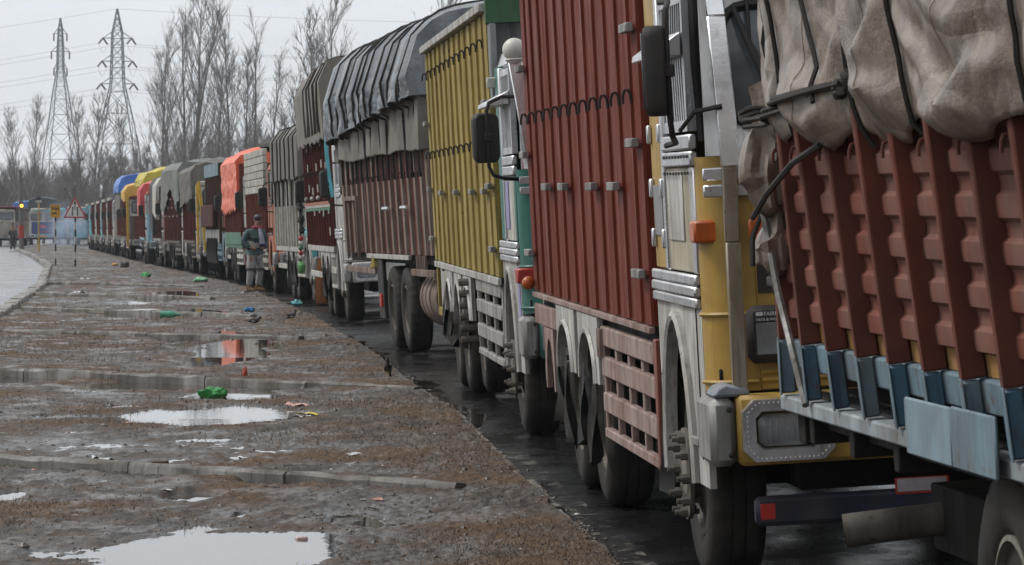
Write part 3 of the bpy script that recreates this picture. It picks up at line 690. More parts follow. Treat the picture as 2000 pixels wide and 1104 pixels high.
def cab(r, c, z0=.62, zb=1.30, zw=2.10, zt=2.85, yl=2.0, det=2, side_bands=None):
    """flat-fronted cab. c: colour dict main, side, lower, trim, corner"""
    D = .03
    # lower side with the wheel arch
    yc, aw, ah = 1.18, .52, .60
    pts = [(.24, z0-.12), (yc-aw, z0-.12)]+[(yc-aw*math.cos(t), z0-.12+(ah+.12)*math.sin(t)) for t in np.linspace(.0, math.pi, 14)]+[(yc+aw, z0-.12), (yl, z0-.05), (yl, zb), (.24, zb)]
    lo = ob('lower_side', MB().prism(pts, 'x', .01, .04), c['lower'], r)
    if det > 1:
        ob('arch_trim', MB().tube([(-.004, yc-(aw+.03)*math.cos(t), z0-.12+(ah+.15)*math.sin(t)) for t in np.linspace(0, math.pi, 16)], .024, 6), c['lower'], lo)
        bx('door_seam', (.004, .0095, .42, .428, z0, zb), BLACK, lo, 0)
    # belt of bright strip
    for i in range(3 if det > 1 else 1):
        bx('belt_strip', (-.012-.004*(i == 1), .02, .26, yl, zb+.002+i*.052, zb+.05+i*.052), c['trim'], r, .008)
    zd = zb+.16
    # door lower half, rear quarter, window frame
    bx('door', (.012, .045, .42, 1.36, zd, zw-.16), c['side'], r)
    bx('door_stile', (.0, .05, 1.36, 1.46, zd, zt-.1), c['trim'], r)
    bx('rear_quarter', (.015, .05, 1.462, yl, zd, zt-.08), c['quarter'] if 'quarter' in c else c['main'], r)
    bx('door_post', (.005, .05, .26, .418, zd, zw-.16), c['trim2'] if 'trim2' in c else c['trim'], r)
    for i in range(2): bx('window_strip', (-.008, .03, .24, 1.36, zw-.158+i*.075, zw-.09+i*.075), c['trim'], r, .008)
    fr = MB()
    for (y0, y1) in ((.40, .46), (1.30, 1.36)): fr.box(.008, .05, y0, y1, zw+.0, zt-.12)
    fr.box(.009, .049, .46, 1.30, zw+.0, zw+.05); fr.box(.009, .049, .46, 1.30, zt-.17, zt-.12)
    wf = ob('window_frame', fr, c['trim'], r)
    bx('window_glass', (.03, .036, .46, 1.30, zw+.05, zt-.17), GLASS, wf, 0)
    if det > 2:
        gm = MB()
        for k in range(10):
            y = .48+k*.085; gm.tube([(.018, y, zw+.05), (.018, y+.06, (zw+zt)/2), (.018, y, zt-.17)], .006, 4)
        ob('window_grille', gm, c['trim'], wf)
    # curved front corner
    cn = []; 
    for t in np.linspace(0, math.pi/2, 7): cn.append((.012+.22*(1-math.cos(t)), .24-.20*math.sin(t)))
    inn = [(x+.03, y+.03) for (x, y) in cn[::-1]]
    co = ob('front_corner', MB().prism(cn+inn, 'z', z0+.32, zw-.12), c['corner'], r)
    if det > 1:
        for z in (z0+.36, z0+.66): ob('swage_line', MB().tube([(x-.006, y-.006, z) for (x, y) in cn], .010, 5), c['corner'], co)
    # front face
    bx('front_panel', (.235, W-.235, .035, .07, z0+.32, zw-.12), c['main'], r)
    bx('front_corner', (W-.24, W-.01, .05, .24, z0+.32, zw-.12), c['corner'], r)
    bx('offside', (W-.05, W-.01, .24, yl, z0, zt-.1), c['side'], r)
    bx('cab_back', (.05, W-.05, yl-.04, yl-.003, z0+.3, zt-.1), c['main'], r)
    bx('cab_floor', (.06, W-.06, .1, yl-.05, z0+.35, z0+.42), CHASSIS, r)
    # windscreen surround and glass (leans back)
    def q(z): return .04+(z-zw)*.22
    sc = MB()
    z1 = zt-.10
    o4 = [(.04, zw-.118), (W-.04, zw-.118), (W-.06, z1), (.06, z1)]; i4 = [(.17, zw+.02), (W-.17, zw+.02), (W-.16, z1-.12), (.16, z1-.12)]
    vs = []
    for dy in (0, .03):
        for (x, z) in o4+i4: vs.append((x, q(z)+dy, z))
    fs = []
    for k in range(4):
        a, b2 = k, (k+1) % 4
        fs += [(a, b2, 4+b2, 4+a), (8+a, 12+a, 12+b2, 8+b2), (a, 8+a, 8+b2, b2), (4+a, 4+b2, 12+b2, 12+a)]
    ws = ob('windscreen_frame', sc.add(vs, fs), c['screen'] if 'screen' in c else c['trim'], r)
    rc = []
    for (cx, cz, a0) in ((.275, zw+.12, math.pi), (W-.275, zw+.12, 1.5*math.pi), (W-.265, z1-.22, 0), (.265, z1-.22, .5*math.pi)):
        for t in np.linspace(0, math.pi/2, 5): rc.append((cx+.115*math.cos(a0+t), cz+.115*math.sin(a0+t)))
    ob('gasket', MB().tube([(x, q(z)-.004, z) for (x, z) in rc+rc[:2]], .024, 6), BLACK, ws)
    gl = MB(); gl.add([(x, q(z)+.004, z) for (x, z) in rc]+[(x, q(z)+.02, z) for (x, z) in rc], [tuple(range(20)), tuple(range(20, 40))[::-1]])
    ob('windscreen', gl, GLASS, ws)
    # roof
    ob('roof', MB().prism([(.03, z1+.002), (W-.03, z1+.002), (W-.08, zt+.04), (W/2, zt+.10), (.08, zt+.04)], 'y', q(z1)-.08, yl), c['roof'] if 'roof' in c else c['main'], r, bevel=.02)
    # bumper
    bu = bx('bumper', (.10, W-.10, -.13, .03, z0+.0, z0+.31), c['bumper'] if 'bumper' in c else c['main'], r, .02)
    for sx in (0, 1):
        a, b2 = ((-.02, .098), (W-.098, W+.02))[sx]
        bx('bumper_corner', (a, b2, -.11, .36, z0, z0+.30), c['bcorner'] if 'bcorner' in c else DULL, bu, .03)
        if det > 1:
            for zz in (z0+.05, z0+.25): ob('bolt', MB().ball(((a+b2)/2+.03, -.112, zz), .014, (1,.5,1), 8, 6), BLACK, bu)
    for sx in (0, 1):
        x0 = .115 if sx == 0 else W-.115-.40
        headlamp(r, x0, z0+.02, .40, .27, -.19, det)
    return q
def headlamp(r, x, z, w_, h_, y, det=2):
    def rr(a, b2, c2, d, k): return [(a+k, c2), (b2-k, c2), (b2, c2+k), (b2, d-k), (b2-k, d), (a+k, d), (a, d-k), (a, c2+k)]
    o = rr(x, x+w_, z, z+h_, .05); i = rr(x+.055, x+w_-.055, z+.05, z+h_-.05, .03); mb = MB()
    vs = [(a, y-.012, b2) for (a, b2) in o]+[(a, y-.012, b2) for (a, b2) in i]+[(a+(.012 if a < x+w_/2 else -.012), y+.05, b2+(.012 if b2 < z+h_/2 else -.012)) for (a, b2) in i]+[(a, y+.059, b2) for (a, b2) in o]
    fs = []
    for k in range(8):
        j = (k+1) % 8; fs += [(k, j, 8+j, 8+k), (8+k, 8+j, 16+j, 16+k), (24+k, 24+j, j, k)]
    hl = ob('headlamp', mb.add(vs, fs), STEEL, r)
    gx = rr(x+.07, x+w_-.07, z+.065, z+h_-.065, .025)
    gm = MB().add([(a, y+.02, b2) for (a, b2) in gx]+[(x+w_/2, y-.002, z+h_/2)], [(k, (k+1) % 8, 8) for k in range(8)])
    ob('lens', gm, LENS, hl)
    if det > 1:
        fl = MB()
        for k in range(9): xx = x+.095+k*(w_-.19)/8; fl.tube([(xx, y+.010, z+.085), (xx, y-.001, z+h_/2), (xx, y+.010, z+h_-.085)], .0022, 4)
        ob('lens_flutes', fl, LENS, hl); ob('bulb_shield', MB().ball((x+w_/2, y+.006, z+h_/2), .016, (1,.5,.8), 10, 6), DULL, hl)
    if det > 1:
        rv = MB()
        for k in range(8):
            a, b2 = Vector((o[k][0], y-.013, o[k][1])), Vector((o[(k+1) % 8][0], y-.013, o[(k+1) % 8][1])); ctr = Vector((x+w_/2, y-.013, z+h_/2))
            nn = max(2, int((b2-a).length/.022))
            for t in range(nn):
                p = a.lerp(b2, (t+.5)/nn); p = p+(ctr-p)*.10; rv.ball(tuple(p), .0048, n=5, m=3)
        ob('rivets', rv, CHROME, hl)
    return hl
def post(r, pts, w_, mat, name='corner_post'):
    mb = MB()
    for a, b2 in zip(pts[:-1], pts[1:]):
        mb.hexa([(a[0], a[1], a[2]), (a[0]+w_, a[1], a[2]), (a[0]+w_, a[1]+.05, a[2]), (a[0], a[1]+.05, a[2]), (b2[0], b2[1], b2[2]), (b2[0]+w_, b2[1], b2[2]), (b2[0]+w_, b2[1]+.05, b2[2]), (b2[0], b2[1]+.05, b2[2])])
    return ob(name, mb, mat, r, bevel=.006)
def cloth_strip(r, y, z0, z1, wid, mat, x=-.02, seed=0, name='mud_flap'):
    g = random.Random(seed); n = 10; m_ = 5; A = np.zeros((n+1, m_, 3))
    for i in range(n+1):
        t = i/n; z = z1+(z0-z1)*t; ww = wid*(.4+.75*t)*(1+.25*math.sin(t*9+seed))
        for j in range(m_):
            A[i, j] = (x-.05*math.sin(j*1.9+t*3+seed)*t-.02, y+ww*(j/(m_-1)-.5)+.05*math.sin(t*5+seed), z+(g.uniform(-.05,.05) if i == n else 0))
    return ob(name, MB().grid(A), mat, r, fix=False)
# ------------------------------------------------------------------ tarpaulins (lifted off, they are things of their own)
def tarp(label, r, y0, y1, zt, hem, mat, fold, off=.05, arch=.18, ropes=(), rr=.012, ny=90, hem_r=None, caps=True, group='tarpaulins tied over the loads', rope_to=None, name='tarpaulin', bevel_r=.22, flare=0.0, cap_mat=None, nl=34):
    """hem(u): height of the lower edge along the load, fold(u, v): how far the cloth stands off"""
    ntp, nr = 16, 8; lump = .16 if r.location[1] > 60 else .03; sd_ = int(r.location[1]*7+y0*3)
    def section(y):
        u = (y-y0)/(y1-y0); h = hem(u); pts = []
        for i in range(nl):
            t = i/(nl-1); z = h+(zt-bevel_r-h)*t; pts.append((-off-flare*(1-t)-fold(u, z), y, z))
        xa = -off-fold(u, zt-bevel_r)
        for i in range(1, ntp+1):
            t = i/ntp; x = xa+(W+off-xa)*t
            k = min(1, (x-xa)/bevel_r); zz = zt-bevel_r+bevel_r*math.sqrt(max(0, 1-(1-k)**2))
            zz += arch*math.sin(math.pi*t)+.03*math.sin(y*7+x*2)*min(1, t*4)+lump*float(fbm(np.array(y*.9), np.array(x*1.3), sd_, 3))*min(1, t*6)
            if x > W+off-bevel_r: zz -= bevel_r*((x-(W+off-bevel_r))/bevel_r)**2
            pts.append((x, y, zz))
        hr = hem_r if hem_r is not None else h
        for i in range(1, nr+1): pts.append((W+off, y, zt-bevel_r+(hr-zt+bevel_r)*i/nr))
        return pts
    A = np.array([section(y) for y in np.linspace(y0, y1, ny)])
    mb = MB().grid(A); n = A.shape[1]
    if caps:
        mb.f.append(tuple(range(n))); mb.f.append(tuple(range((ny-1)*n, ny*n))[::-1])
    o = ob(name, mb, mat, fix=False); like(o, r); tag(o, label, 'tarpaulin', group)
    sol = o.modifiers.new('thickness', 'SOLIDIFY'); sol.thickness = .006; sol.offset = 0
    for (ya, yb, zlow) in ropes:
        pts = []
        for k in range(18):
            z = zlow+(zt-bevel_r-zlow)*k/17; y = yb+(ya-yb)*k/17; u = min(1, max(0, (y-y0)/(y1-y0)))
            x = -off-flare*(1-min(1, max(0, (z-hem(u))/(zt-hem(u)))))-fold(u, max(z, hem(u)))-.016 if z > hem(u)-.02 else -.07
            pts.append((x, y, z))
        for (x, y, z) in section(ya)[nl:nl+10]: pts.append((x, y, z+.012))
        ob('rope', MB().tube(pts, rr, 5), ROPE, o)
    return o

# ================================================================== TRUCK 1: red staked body with the brown canvas (nearest)
RED1 = paint('faded_red', (.17,.058,.042), .6, .5, (.17,.12,.105), var=.25, spec=.1); RED1D = paint('faded_red_stake', (.125,.038,.026), .55, .35, (.09,.05,.04), var=.3, rust=.5, spec=.1)
SKY1 = paint('pale_blue', (.155,.235,.285), .5, .6, (.10,.10,.095), rust=.5, spec=.2); SKY1B = paint('strong_blue', (.065,.145,.21), .5, .6, (.06,.055,.05), rust=.8, spec=.2)
OCHRE = paint('ochre_board', (.36,.19,.06), .6, .4)
t1 = root('truck', 'nearest truck, faded red staked body with pale blue foot rail', 1.135+.105*8.98, 6.85, .105, .01, 9)
SH = lambda z: -.085*(z-1.03)
def sheared(mb): return mb
KS = lambda y: -.085*min(1, max(0, (8.95-y)/.9))
def lean1(o, y): o.matrix_parent_inverse = Matrix.Identity(4); o.rotation_euler[1] = KS(y); o.location[0] -= math.sin(KS(y))*1.03; o.location[2] += 1.03-1.03*math.cos(KS(y))
chassis(t1, .3, 8.9, (1.2, 5.45)); wheel(t1, 1.2, True); wheel(t1, 5.45, x=.02)
MBL = MB
yl0, yl1, bay = 2.2, 8.95, .5625
ridge = []
z = 1.335
prof = []
while z < 2.55:
    prof += [(.018, z+.010), (.016, z+.04), (.018, z+.072), (.036, z+.086), (.039, z+.11), (.036, z+.131)]; z += .137
poly = [(.09, 1.335)]+prof+[(.09, z)]
poly = [(.09, 1.335)]+[p for p in prof]+[(.09, z-.004)]
mep = sheared(MB().prism(poly, 'y', .0, bay-.01)).mesh('corrugated_panel', RED1)
meo = sheared(MB().box(.045, .075, 0, bay-.01, 1.262, 1.332)).mesh('board', OCHRE)
meb = sheared(MB().box(.020, .08, 0, bay-.01, 1.15, 1.258)).mesh('board', SKY1, bevel=.008)
mest = sheared(MB().box(-.036, .043, -.026, .026, 1.262, 2.35)).mesh('stake', RED1D, bevel=.007)
mesf = sheared(MB().box(-.040, .018, -.029, .029, 1.055, 1.258)).mesh('stake_foot', SKY1, bevel=.007)
mesg = sheared(MB().box(-.040, .018, -.029, .029, 1.055, 1.258)).mesh('stake_foot', SKY1B, bevel=.007)
mesa = sheared(MB().box(-.047, -.041, -.030, .0, 1.05, 1.27)).mesh('angle_iron', SKY1, bevel=.003)
for i in range(12):
    y = yl0+i*bay
    for nm, me_ in (('corrugated_panel', mep), ('board', meo), ('board', meb)): lean1(new(nm, me_, t1, (0, y+.005, 0)), y+.28)
for i in range(13):
    y = yl0+i*bay
    for nm, me_, dy in (('stake', mest, 0), ('stake_foot', mesf if i % 3 == 0 else mesg, 0), ('angle_iron', mesa, -.02)): lean1(new(nm, me_, t1, (0, y+dy, 0)), y)
    if i < 12: new('stake_hook', hook_mesh(RED1D, .75) if i == 0 else HK1, t1, (-.015+KS(y)*.97, y+.06, 1.965)); 
    if i == 0: HK1 = bpy.data.meshes['hook']
bx('foot_rail', (-.03, .05, yl0-.1, yl1+.08, .985, 1.046), paint('rail_blue_grey', (.27,.31,.33), .55, .55, rust=.4), t1, .008)
bx('foot_channel', (.055, .14, yl0-.1, yl1+.06, .93, 1.05), CHASSIS, t1)
bx('skirt_sheet', (-.070, -.056, 5.1, 5.7, .985, 1.175), SKY1, t1, .006); bx('skirt_sheet', (-.071, -.057, 5.71, 6.40, .985, 1.17), paint('pale_blue_b', (.20,.30,.36), .45, .45, (.14,.15,.15)), t1, .006)
ob('brace_bar', MB().tube([(-.06, 9.0, 1.80), (-.06, 8.75, 1.45), (-.05, 8.35, 1.04)], .015, 6), DULL, t1)
bx('cross_beam', (.02, W-.02, 8.80, 8.95, .86, .98), CHASSIS, t1)
for y in (3.1, 4.2, 6.9, 7.7, 8.5): bx('cross_beam', (.0, W, y, y+.09, .88, .978), CHASSIS, t1)
box_shell(t1, yl0, yl1, 1.06, 2.4, RED1, x=.15)
ex = MB().tube([(.10, 8.55, .545), (.16, 8.54, .55), (.75, 8.35, .60), (1.1, 7.6, .62)], .064, 14, cap=False)
ob('exhaust_pipe', ex, MUDGREY, t1); ob('exhaust_mouth', MB().tube([(.098, 8.55, .545), (.22, 8.53, .553)], .052, 14), CHASSIS, t1)
ob('mudguard', MB().prism([(5.45-.66*math.cos(t), .52+.60*math.sin(t)) for t in np.linspace(.0, 1.0, 8)]+[(5.45-.63*math.cos(t), .52+.57*math.sin(t)) for t in np.linspace(1.0, .0, 8)], 'x', .0, .42), MUDGREY, t1)
bx('painted_patch', (-.018, -.012, 0, .30, 0, .09), plain('white_patch', (.55,.53,.50), .6), t1, 0).location = (.062+SH(1.57), 4.83, 1.565)
for k, (tx, zz) in enumerate((('IN', 1.70), ('D', 1.43))):
    pt = bx('painted_patch', (-.004, .002, 0, .36, 0, .066), plain('white_patch', (.55,.53,.50), .6), t1, 0); pt.location = (.058+SH(zz), 4.80, zz)
    tx_o = new('lettering', text_mesh(tx, .085, plain('blue_letter', (.03,.08,.2), .5), 'lettering'), pt, (-.006, .33, .006), (math.pi/2, 0, -math.pi/2)); tx_o.scale = (3.2 if k == 0 else 2, 1, 1)
CAB1 = dict(main=RED1, side=RED1, lower=RED1, trim=STEEL, corner=RED1); cab(t1, CAB1, det=1)
# brown canvas of the nearest truck
CANV1 = fabric('brown_canvas', (.105,.074,.053), (.26,.205,.16), .42, 2.0, stain=.85, crease=.45)
ROPES1 = [3.0, 4.2, 5.7, 6.66, 7.85, 8.5]
SW = [(4.2, 5.7, 2.36, .24, .12), (4.2, 5.7, 2.62, .26, .08), (4.2, 5.7, 2.12, .06, .07), (5.7, 6.66, 2.52, .22, .10), (5.7, 6.66, 2.26, .12, .08), (6.66, 7.85, 2.48, .30, .08), (6.66, 7.85, 2.22, .12, .07), (3.0, 4.2, 2.5, .26, .10), (3.0, 4.2, 2.2, .15, .08), (7.85, 8.5, 2.4, .3, .05), (5.7, 6.66, 2.85, .28, .07), (4.2, 5.7, 2.95, .25, .08)]
def fold1(u, z):
    y = 2.15+u*6.85; d = 0
    a = [p for p in [2.1]+ROPES1+[9.0] if p <= y][-1]; c = [p for p in [2.1]+ROPES1+[9.05] if p > y]; c = c[0] if c else 9.05
    s = (y-a)/(c-a); d += .028*math.sin(math.pi*s)*(c-a)+.085*min(1, max(0, (8.95-y)/.9))*(z-1.03)
    for (p, q, zz, sag, h) in SW:
        if p-.1 < y < q+.1:
            t = min(1, max(0, (y-p)/(q-p))); cv = zz-sag*math.sin(math.pi*t)+.14*(t-.5)+.03*math.sin(y*9+zz*7)
            k = (z-cv); wd = .045 if k > 0 else .15
            d += h*.55*math.sin(math.pi*t)**.8*math.exp(-(k/wd)**2)
    d += .03*float(fbm(y*1.2, z*2.4+3, 61, 3))+.012*float(fbm(y*4+z*3, z*5, 63, 3))+.030*abs(float(fbm(y*1.5+z*1.5, z*3.0-y*.6, 64, 2)))-.022*abs(float(fbm(y*2.6-z*2, z*4.0, 68, 2)))
    if z < 2.10: d -= .05*((2.10-z)/.10)**2
    return d
def hem1(u):
    y = 2.15+u*6.85
    a = [p for p in [2.1]+ROPES1+[9.0] if p <= y][-1]; c = [p for p in [2.1]+ROPES1+[9.05] if p > y]; c = c[0] if c else 9.05
    s = (y-a)/(c-a); return 2.05-.065*math.sin(math.pi*s)*min(1, c-a)+.03*float(fbm(y*2.5, 0, 65, 3))
rp1 = [(p+.06*math.sin(i*3.1), p-.03*math.cos(i*2), 1.98) for i, p in enumerate(ROPES1)]
rp1.append((7.6, 6.95, 2.14))
tp1 = tarp('heavy brown canvas with deep hanging folds, roped over the nearest truck', t1, 2.15, 9.0, 3.45, hem1, CANV1, fold1, off=.02, ropes=rp1, rr=.0095, ny=380, bevel_r=.3, nl=64)
def on1(y, z, k=.016): return (-.02-fold1(min(1, max(0, (y-2.15)/6.85)), z)-k, y, z)
for ys_ in (4.9, 6.1, 7.25, 8.15): ob('seam', MB().tube([on1(ys_+.02*math.sin(zz*6), zz, .001) for zz in np.linspace(2.04, 3.1, 40)], .006, 5), CANV1, tp1)
ob('seam', MB().tube([on1(yy, 2.72+.01*math.sin(yy*5), .001) for yy in np.linspace(8.9, 2.4, 120)], .006, 5), CANV1, tp1)
# hem roll, gathered corner and its lashings
bun = MB(); secs = [(2.24,.09,.05,-.10),(2.13,.075,.045,-.105),(2.06,.10,.06,-.12),(1.96,.135,.09,-.135),(1.87,.13,.09,-.14),(1.79,.10,.065,-.13),(1.735,.055,.035,-.10),(1.70,.07,.045,-.105),(1.63,.105,.06,-.13),(1.55,.10,.05,-.125),(1.50,.06,.03,-.10),(1.485,.02,.01,-.09)]
NB = 40; A = np.zeros((len(secs)*3-2, NB, 3))
for i in range(A.shape[0]):
    k = i/3; j = min(int(k), len(secs)-2); q = [secs[j][m_]+(secs[j+1][m_]-secs[j][m_])*(k-j) for m_ in range(4)]
    for a in range(NB):
        th = 2*math.pi*a/(NB-1); f = 1+.20*math.sin(3*th+q[0]*5)+.10*math.sin(7*th-q[0]*9)+.06*math.sin(13*th+q[0]*14)
        A[i, a] = (q[3]+.115+q[1]*.85*f*math.cos(th), 8.97+q[2]*2.0*f*math.sin(th), q[0]+.02*math.sin(2*th+i))
ob('gathered_corner', MB().grid(A), CANV1, tp1, fix=False)
def lash(pts, r_=.016): ob('rope', MB().tube(pts, r_, 6), ROPE, tp1)
for k in range(3): lash([(-.01+.105*math.cos(t)-.01, 8.97+.11*math.sin(t), 2.115+.016*k+.01*math.sin(3*t+k)) for t in np.linspace(0, 6.4, 18)], .010)
lash([(-.125, 8.9, 2.11)]+[on1(y, 2.11+.09*(8.7-y)/2.0) for y in np.linspace(8.6, 6.66, 16)], .011)
lash([(-.125, 8.9, 2.085)]+[on1(y, 2.08+.115*(8.7-y)/2.0, .03) for y in np.linspace(8.6, 6.7, 16)], .010)
lash([(-.10, 8.98, 1.735), (-.12, 8.5, 1.83), (-.14, 7.8, 1.94), (-.145, 7.2, 2.0)], .012)
lash([(-.06, 8.99, 2.08), (-.10, 9.02, 1.94), (-.06, 9.03, 1.74), (-.10, 9.02, 1.66), (-.11, 9.0, 1.55)], .012)
kn = MB()
for k in range(7): q_ = on1(6.68+.07*math.cos(k*1.7), 2.19+.03*math.sin(k*1.3)); kn.ball(q_, .022, n=8, m=6, noise=.2, seed=k)
ob('knot', kn, ROPE, tp1)
ch = MB()
for k in range(11):
    c0 = Vector((-.03+.012*math.sin(k), 8.93, 1.80-k*.034)); ax = (k % 2)
    ch.tube([c0+Vector((.011*math.cos(t)*(1-ax), .014*math.cos(t)*ax*1.0, .024*math.sin(t))) for t in np.linspace(0, 6.283, 9)], .0055, 5)
tag(like(ob('chain', ch, HOOKM), t1), 'short dark iron chain hanging at the rear corner of the nearest truck', 'chain')

# ================================================================== TRUCK 2: dark red box, yellow cab
RED2 = paint('box_red', (.140,.026,.015), .45, .35, (.085,.026,.018), var=.25, bumps=.2, spec=.07); RED2R = paint('box_red_rib', (.150,.029,.018), .5, .4, (.085,.026,.018), var=.2, spec=.07)
YEL = paint('cab_yellow', (.38,.235,.045), .38, .35, (.20,.14,.06)); WHT = paint('grimy_white', (.46,.45,.42), .5, .65, (.17,.15,.125)); DIRTYW = paint('filthy_white', (.17,.158,.14), .7, .8, (.06,.05,.04), spec=.1); PINK = paint('faded_pink', (.31,.235,.21), .6, .65, (.15,.09,.07), rust=.6, spec=.15)
BEIGE = paint('beige_panel', (.42,.37,.27), .5, .5)
t2 = root('truck', 'dark red ribbed box truck with a yellow and steel cab, second nearest', .92, 18.0, .075, .0, 9)
chassis(t2, .3, 9.3, (1.18, 5.65, 7.1)); wheel(t2, 1.18, True, x=.06, ring=True); wheel(t2, 5.65, x=.04); wheel(t2, 7.1, x=.04)
q2 = cab(t2, dict(main=YEL, side=BEIGE, lower=WHT, trim=STEEL, trim2=STEEL, corner=YEL, screen=paint('screen_white', (.68,.68,.67), .35, .35, (.3,.28,.26)), quarter=YEL, roof=WHT, bumper=YEL), det=3)
bx('grey_filler', (.006, .012, 1.55, 1.9, 1.62, 1.86), paint('filler_grey', (.25,.26,.26), .6, .3), t2, 0)
bx('ornament', (.004, .0115, .70, 1.30, 1.60, 1.92), WHT, t2, .004)
post(t2, [(.095,-.09,.94), (.098,-.06,1.60), (.10,-.04,1.93)], .065, paint('tarnished_steel', (.36,.33,.28), .4, .6, (.16,.11,.06), metal=.6, rust=.3))
post(t2, [(.10,-.042,1.932), (.085,.10,2.60), (.07,.18,2.9)], .085, CHROME)
lamp_block(t2, (-.022, .16, .10, .28, 1.60, 1.70), AMBER); lamp_block(t2, (.21, .27, -.005, .03, 1.60, 1.70), AMBER)
for i in range(2): bx('front_strip', (.02, W-.02, .012, .033, 1.80+i*.075, 1.855+i*.075), STEEL, t2, .006)
ME_SEG = MB().box(-.002, .004, 0, .05, 0, .014).mesh('reflector_tape', BLACK)
for k in range(9):
    for zz in (1.885, 1.96): new('reflector_tape', ME_SEG, t2, (-.011, .30+k*.115, zz+.02))
    new('reflector_tape', ME_SEG, t2, (.24+.115*k, .008, 1.905), (0, 0, math.pi/2))
for k in range(3):
    bx('grille_slat', (.28, W-.28, .022, .034, 1.395+k*.075, 1.44+k*.075), [DULL, CHROME, DULL][k], t2, .006)
bx('crumpled_grille', (.24, W-.24, .028, .0345, 1.37, 1.62), BLACK, t2, 0)
hb = bx('upper_lamp', (.175, .625, -.035, .034, 1.06, 1.315), BLACK, t2, .03)
bx('lamp_lens', (.215, .585, -.040, -.0355, 1.10, 1.24), LENS, hb, .002)
bx('lamp_band', (.21, .59, -.0405, -.0357, 1.243, 1.295), plain('smoked_band', (.03,.03,.03), .4), hb, .001)
WTXT = plain('white_letter', (.75,.75,.74), .5)
new('lettering', text_mesh('FAIRDEAL M', .025, WTXT, 'lettering'), hb, (.250, -.0425, 1.270), (math.pi/2, 0, 0))
new('lettering', text_mesh('TATA & WORKSHOP', .0165, WTXT, 'lettering'), hb, (.215, -.0425, 1.248), (math.pi/2, 0, 0))
for k in range(2):
    ob('emblem', MB().lathe([(.009,-.0408),(.009,-.0428),(.0045,-.0428),(.0045,-.0408)], 'y', (.224+k*.014, 0, 1.279), 14), WTXT, hb)
for zz in (1.02, .985): ob('swage_line', MB().tube([(.24, .03, zz), (W-.24, .03, zz)], .011, 6), YEL, t2)
ob('rubber_cap', MB().prism([(-.005, .925), (.165, .925), (.162, .955), (.06, .985), (.02, .965)], 'y', -.10, .16), paint('cap_grey', (.22,.25,.28), .6, .3), t2, bevel=.012)
wp = ob('wiper', MB().tube([(.40, q2(2.15)-.05, 2.12), (.31, q2(2.34)-.05, 2.34), (.25, q2(2.5)-.05, 2.50), (.205, q2(2.64)-.04, 2.64)], [.014,.020,.018,.010], 6), BLACK, t2)
ob('wiper_blade', MB().tube([(.265, q2(2.46)-.05, 2.46), (.27, q2(2.6)-.04, 2.60), (.268, q2(2.75)-.04, 2.74)], .009, 5), BLACK, wp)
ob('visor', MB().prism([(.0, 2.44), (.0, 2.55), (-.12, 2.47), (-.125, 2.44)], 'y', .42, 1.36), STEEL, t2, bevel=.004)
mirror(t2, (-.145, .14, 2.37), (.085, .19, .40), turn=1.25, arm=.22)
ob('mirror_stay', MB().tube([(-.06, .10, 2.10), (.0, .03, 2.18), (.12, .0, 2.20)], .011, 6), BLACK, t2)
ob('screen_rubber', MB().tube([(.04, .22, 2.85), (.035, .20, 2.4), (.05, .18, 2.05)], .024, 6), BLACK, t2)
ub = bx('underrun_bar', (.17, W-.17, -.06, .02, .345, .475), paint('navy_bar', (.014,.017,.035), .45, .5), t2, .02)
bx('red_reflector', (.19, .255, -.0645, -.0605, .375, .445), REDL, ub, .003)
bx('reflector_plate', (.80, 1.02, -.066, -.0605, .462, .52), plain('plate_white', (.30,.28,.30), .5), ub, .003); bx('plate_edge', (.79, 1.03, -.0635, -.0603, .452, .525), REDL, ub, .003)
npl = bx('number_plate', (1.06, 1.60, -.142, -.134, .56, .68), plain('plate_yellow', (.62,.34,.03), .5), t2, .004)
new('lettering', text_mesh('JN', .12, plain('plate_black', (.01,.01,.01), .5), 'lettering'), npl, (1.12, -.1445, .582), (math.pi/2, 0, 0))
cloth_strip(t2, 1.85, .38, .95, .30, FLAP, .02, 3)
for zz in (1.56, 1.80, 2.06, 2.40): bx('hinge', (-.012, .012, 1.44, 1.50, zz, zz+.09), STEEL, t2, .006); bx('hinge', (-.008, .016, 1.92, 1.97, zz, zz+.09), STEEL, t2, .006)
bx('step', (-.02, .05, .36, .62, .68, .72), DULL, t2, .006)
# box
side_ribbed(t2, 2.2, 9.4, 1.16, 3.55, 12, RED2, RED2R, depth=.004, rw=.28)
box_shell(t2, 2.2, 9.4, 1.15, 3.55, RED2); bx('top_rail', (-.05, .06, 2.2, 9.4, 3.552, 3.62), RED2R, t2)
HK = hook_mesh(); BR = MB().box(-.085, -.046, -.17, .17, 0, .045).mesh('bracket', DULL, bevel=.004)
for k in range(12): new('hook', HK, t2, (-.016, 2.5+k*.6, 2.30))
for k in (2, 4, 7, 9): new('bracket', BR, t2, (.025, 2.2+.6*k, 1.835))
for zz in (1.40, 2.05, 2.62, 3.2): new('bracket', BR, t2, (.025, 2.36, zz)); new('bracket', BR, t2, (.025, 9.24, zz))
bx('bottom_lip', (-.02, .012, 2.2, 9.4, 1.125, 1.158), PINK, t2, .004)
guard(t2, 2.25, 4.95, .45, 1.05, 3, 4, PINK); bx('guard_upright', (-.003, .05, 2.12, 2.22, .40, 1.10), paint('guard_red', (.20,.05,.03), .5, .4), t2)
for yc in (5.62, 7.08): arch_panel(t2, yc, .74, 1.12, .62, .44, .27, WHT, -.012, .02, WHT)
bx('guard_rail', (-.01, .03, 7.72, 9.4, .95, 1.08), PINK, t2); arch_panel(t2, 8.4, .55, .945, .34, .26, .33, PINK, -.008, .025)
for k in range(4): bx('slat', (-.02, .0, 4.98-.05*k, 5.0-.05*k, .90, 1.06), PINK, t2, .002)
